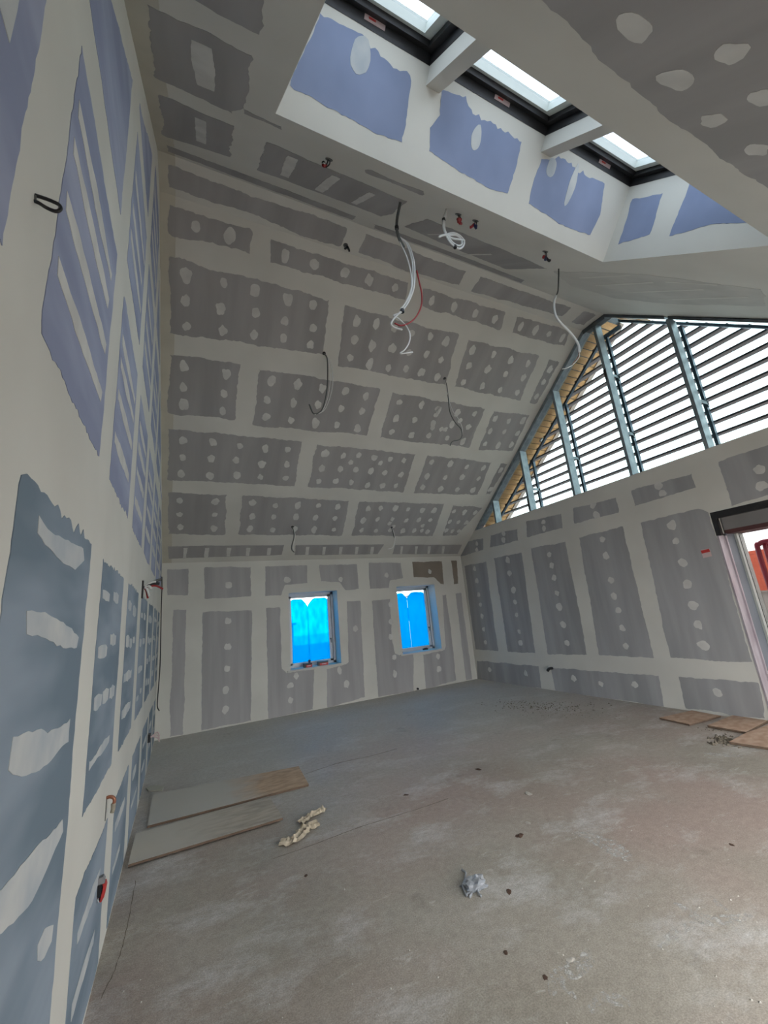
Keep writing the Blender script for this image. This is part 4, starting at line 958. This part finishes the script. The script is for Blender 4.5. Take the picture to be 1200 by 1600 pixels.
# scraps: countable small bits
def scrap(x, y, r, mm, label, nm='floor_scrap', fl=.2):
    p = FLOOR.pt(x, y); bm = bmesh.new(); bmesh.ops.create_icosphere(bm, subdivisions=2, radius=r)
    s = rnd(0, 50)
    r *= .8
    for v in bm.verts: v.co *= .72*(1+.7*noise.noise(v.co*(1.6/r)+V((s, 0, 0)))); v.co.x *= 1.5; v.co.z = max(0, v.co.z*fl)
    me = bpy.data.meshes.new(nm); bm.to_mesh(me); bm.free(); me.materials.append(M[mm]); o = bpy.data.objects.new(nm, me); C.objects.link(o)
    o.location = p; o.rotation_euler.z = rnd(0, 3); tag(o, label, 'scrap', 'scraps on the concrete floor')
for x, y, r, mm, l in [(812, 1306, .03, 'leaf', 'dark brown scrap right of the floor centre'), (795, 1393, .022, 'leaf', 'small rusty brown scrap just right of the plastic wrapper'), (766, 1360, .016, 'chip', 'tiny white chip above the plastic wrapper'),
                       (478, 1368, .014, 'leaf', 'dark crumb on bare floor below the torn paper'), (634, 1242, .022, 'leaf', 'small black scrap halfway to the far wall'), (747, 1202, .03, 'leaf', 'long reddish scrap toward the far corner'),
                       (825, 1240, .035, 'chip', 'pale yellowish flake on the far half of the floor'), (825, 1286, .022, 'chip', 'white crumb nearest the floor centre'), (1143, 1320, .016, 'leaf', 'dark crumb on the right part of the floor'),
                       (852, 1527, .014, 'leaf', 'dark crumb near the bottom of the photo'), (891, 1500, .02, 'chip', 'pale chip amid the plaster splash'), (790, 1488, .013, 'leaf', 'dark speck left of the plaster splash')]:
    scrap(x, y, r, mm, l)
# rubble beside the boards (stuff)
rb_ = MB_()
KEEP = []
def clear_of(p, r):
    for q_ in KEEP:
        ins = all(((q_[(i+1) % 4]-q_[i]).x*(p-q_[i]).y-(q_[(i+1) % 4]-q_[i]).y*(p-q_[i]).x) / max(1e-6, (q_[(i+1) % 4]-q_[i]).length)*q_[4] > -r*1.3 for i in range(4))
        if ins: return False
    return True
for pts in BOARD_PX:
    q_ = [FLOOR.pt(*p) for p in pts]; ar = sum(q_[i].x*q_[(i+1) % 4].y-q_[(i+1) % 4].x*q_[i].y for i in range(4)); KEEP.append(q_+[1 if ar > 0 else -1])
def stones(cx, cy, sx, sy, n_, r0, r1):
    for k in range(n_):
        p = FLOOR.pt(cx+random.gauss(0, sx), cy+random.gauss(0, sy)); r = rnd(r0, r1)
        if not clear_of(p, r): continue
        vs = [V((math.cos(a_*1.047)*r*rnd(.6, 1), math.sin(a_*1.047)*r*rnd(.6, 1), 0))+p for a_ in range(6)]+[p+V((rnd(-.3, .3)*r, rnd(-.3, .3)*r, r*rnd(.5, 1)))]
        rb_.add(vs, [(i, (i+1) % 6, 6) for i in range(6)])
stones(1130, 1157, 8, 3.2, 130, .008, .03); stones(1165, 1166, 16, 2.0, 50, .005, .015); stones(1120, 1140, 15, 1.5, 40, .004, .012)
stones(850, 1105, 40, 4, 260, .004, .016); stones(810, 1098, 20, 3, 90, .004, .014); stones(880, 1118, 50, 5, 90, .003, .010)
r = rb_.build('rubble', M['rubble']); tag(r, 'scattered dark dirt and crumbs on the floor along the right wall and doorway boards', 'rubble', kind='stuff')
ck = MB_()
for k in range(260):
    p = FLOOR.pt(rnd(180, 1200), rnd(1120, 1600)); r0 = rnd(.002, .007)
    sx_, sy_ = (p-CAM).dot(R_)/(p-CAM).dot(F_)*F+600, 800-(p-CAM).dot(U_)/(p-CAM).dot(F_)*F
    if (690 < sx_ and 1080 < sy_ < 1190): continue
    if p.x < .1 or not clear_of(p, .01) or (p-FLOOR.pt(741, 1384)).length < .16: continue
    ck.add([p+V((math.cos(a_*1.57)*r0, math.sin(a_*1.57)*r0, .0005)) for a_ in range(4)]+[p+V((0, 0, r0*.7))], [(i, (i+1) % 4, 4) for i in range(4)])
tag(ck.build('plaster_crumbs', M['chip']), 'tiny pale plaster crumbs strewn over the concrete', 'crumbs', kind='stuff')
# saw cuts and cracks in the slab
def cut(pts, wd):
    P = [V((*FLOOR.px(*p), 0)) for p in pts]; P = [V((p.x, p.y, 0)) for p in spline([V((p.x, p.y, 0)) for p in P], 8)]
    L, Rr = [], []
    for i, p in enumerate(P):
        t = (P[min(i+1, len(P)-1)]-P[max(i-1, 0)]).normalized(); nn = V((-t.y, t.x, 0)); j = V((rnd(-.003, .003), rnd(-.003, .003), 0)); ww = wd*rnd(.4, 1.2)
        L.append(p+nn*ww/2+j); Rr.append(p-nn*ww/2+j)
    poly = [(a.x, a.y) for a in L]+[(a.x, a.y) for a in reversed(Rr)]
    slab('floor_crack', FLOOR, poly, 0, .0008, M['rubble'], floor)
cut([(427,1342),(500,1316),(560,1293),(640,1268),(700,1248)], .006); cut([(475,1210),(530,1192),(580,1181),(620,1170)], .008)
cut([(212,1376),(200,1440),(185,1500),(158,1560)], .004)
# plaster splashes
def splash(parts, mm='chip'):
    for pts, wd in parts:
        P = [V((*FLOOR.px(*p), 0)) for p in pts]; P = spline(P, 4); L, Rr = [], []
        for i, p in enumerate(P):
            t = (P[min(i+1, len(P)-1)]-P[max(i-1, 0)]).normalized(); nn = V((-t.y, t.x, 0)); ww = wd*(.25+.75*math.sin(math.pi*(i+.5)/len(P)))
            L.append(p+nn*ww/2); Rr.append(p-nn*ww/2)
        slab('plaster_smear', FLOOR, ragged([(a.x, a.y) for a in L]+[(a.x, a.y) for a in reversed(Rr)], .02, .008), 0, .0003, M['smear'], floor)
def smear_mat():
    Mx = mat('plaster_smear', (0.62, 0.60, 0.56), .9, var=.1, spec=.2); n = Mx.node_tree; L = n.links; b = n.nodes['Principled BSDF']
    t = n.nodes['Texture Coordinate']; z = n.nodes.new('ShaderNodeTexNoise'); z.inputs['Scale'].default_value = 30; z.inputs['Detail'].default_value = 6; z.inputs['Roughness'].default_value = .75
    r = n.nodes.new('ShaderNodeValToRGB'); r.color_ramp.elements[0].position = .47; r.color_ramp.elements[1].position = .60
    r.color_ramp.elements[0].color = (0, 0, 0, 1); r.color_ramp.elements[1].color = (.9, .9, .9, 1)
    L.new(t.outputs['Object'], z.inputs['Vector']); L.new(z.outputs['Fac'], r.inputs['Fac']); L.new(r.outputs['Color'], b.inputs['Alpha'])
    return Mx
M['smear'] = smear_mat()
splash([([(862,1555),(870,1530),(895,1515),(915,1500),(920,1485)], .09), ([(870,1535),(890,1550),(900,1562)], .03), ([(1055,1410),(1085,1430),(1110,1438),(1145,1436),(1175,1430)], .08), ([(1030,1480),(1060,1455),(1100,1438)], .05),
        ([(1110,1400),(1125,1415),(1140,1425)], .03), ([(920,1580),(950,1560),(985,1570)], .07), ([(900,1300),(950,1320),(985,1345)], .16), ([(1100,1176),(1130,1180),(1160,1182)], .10)])
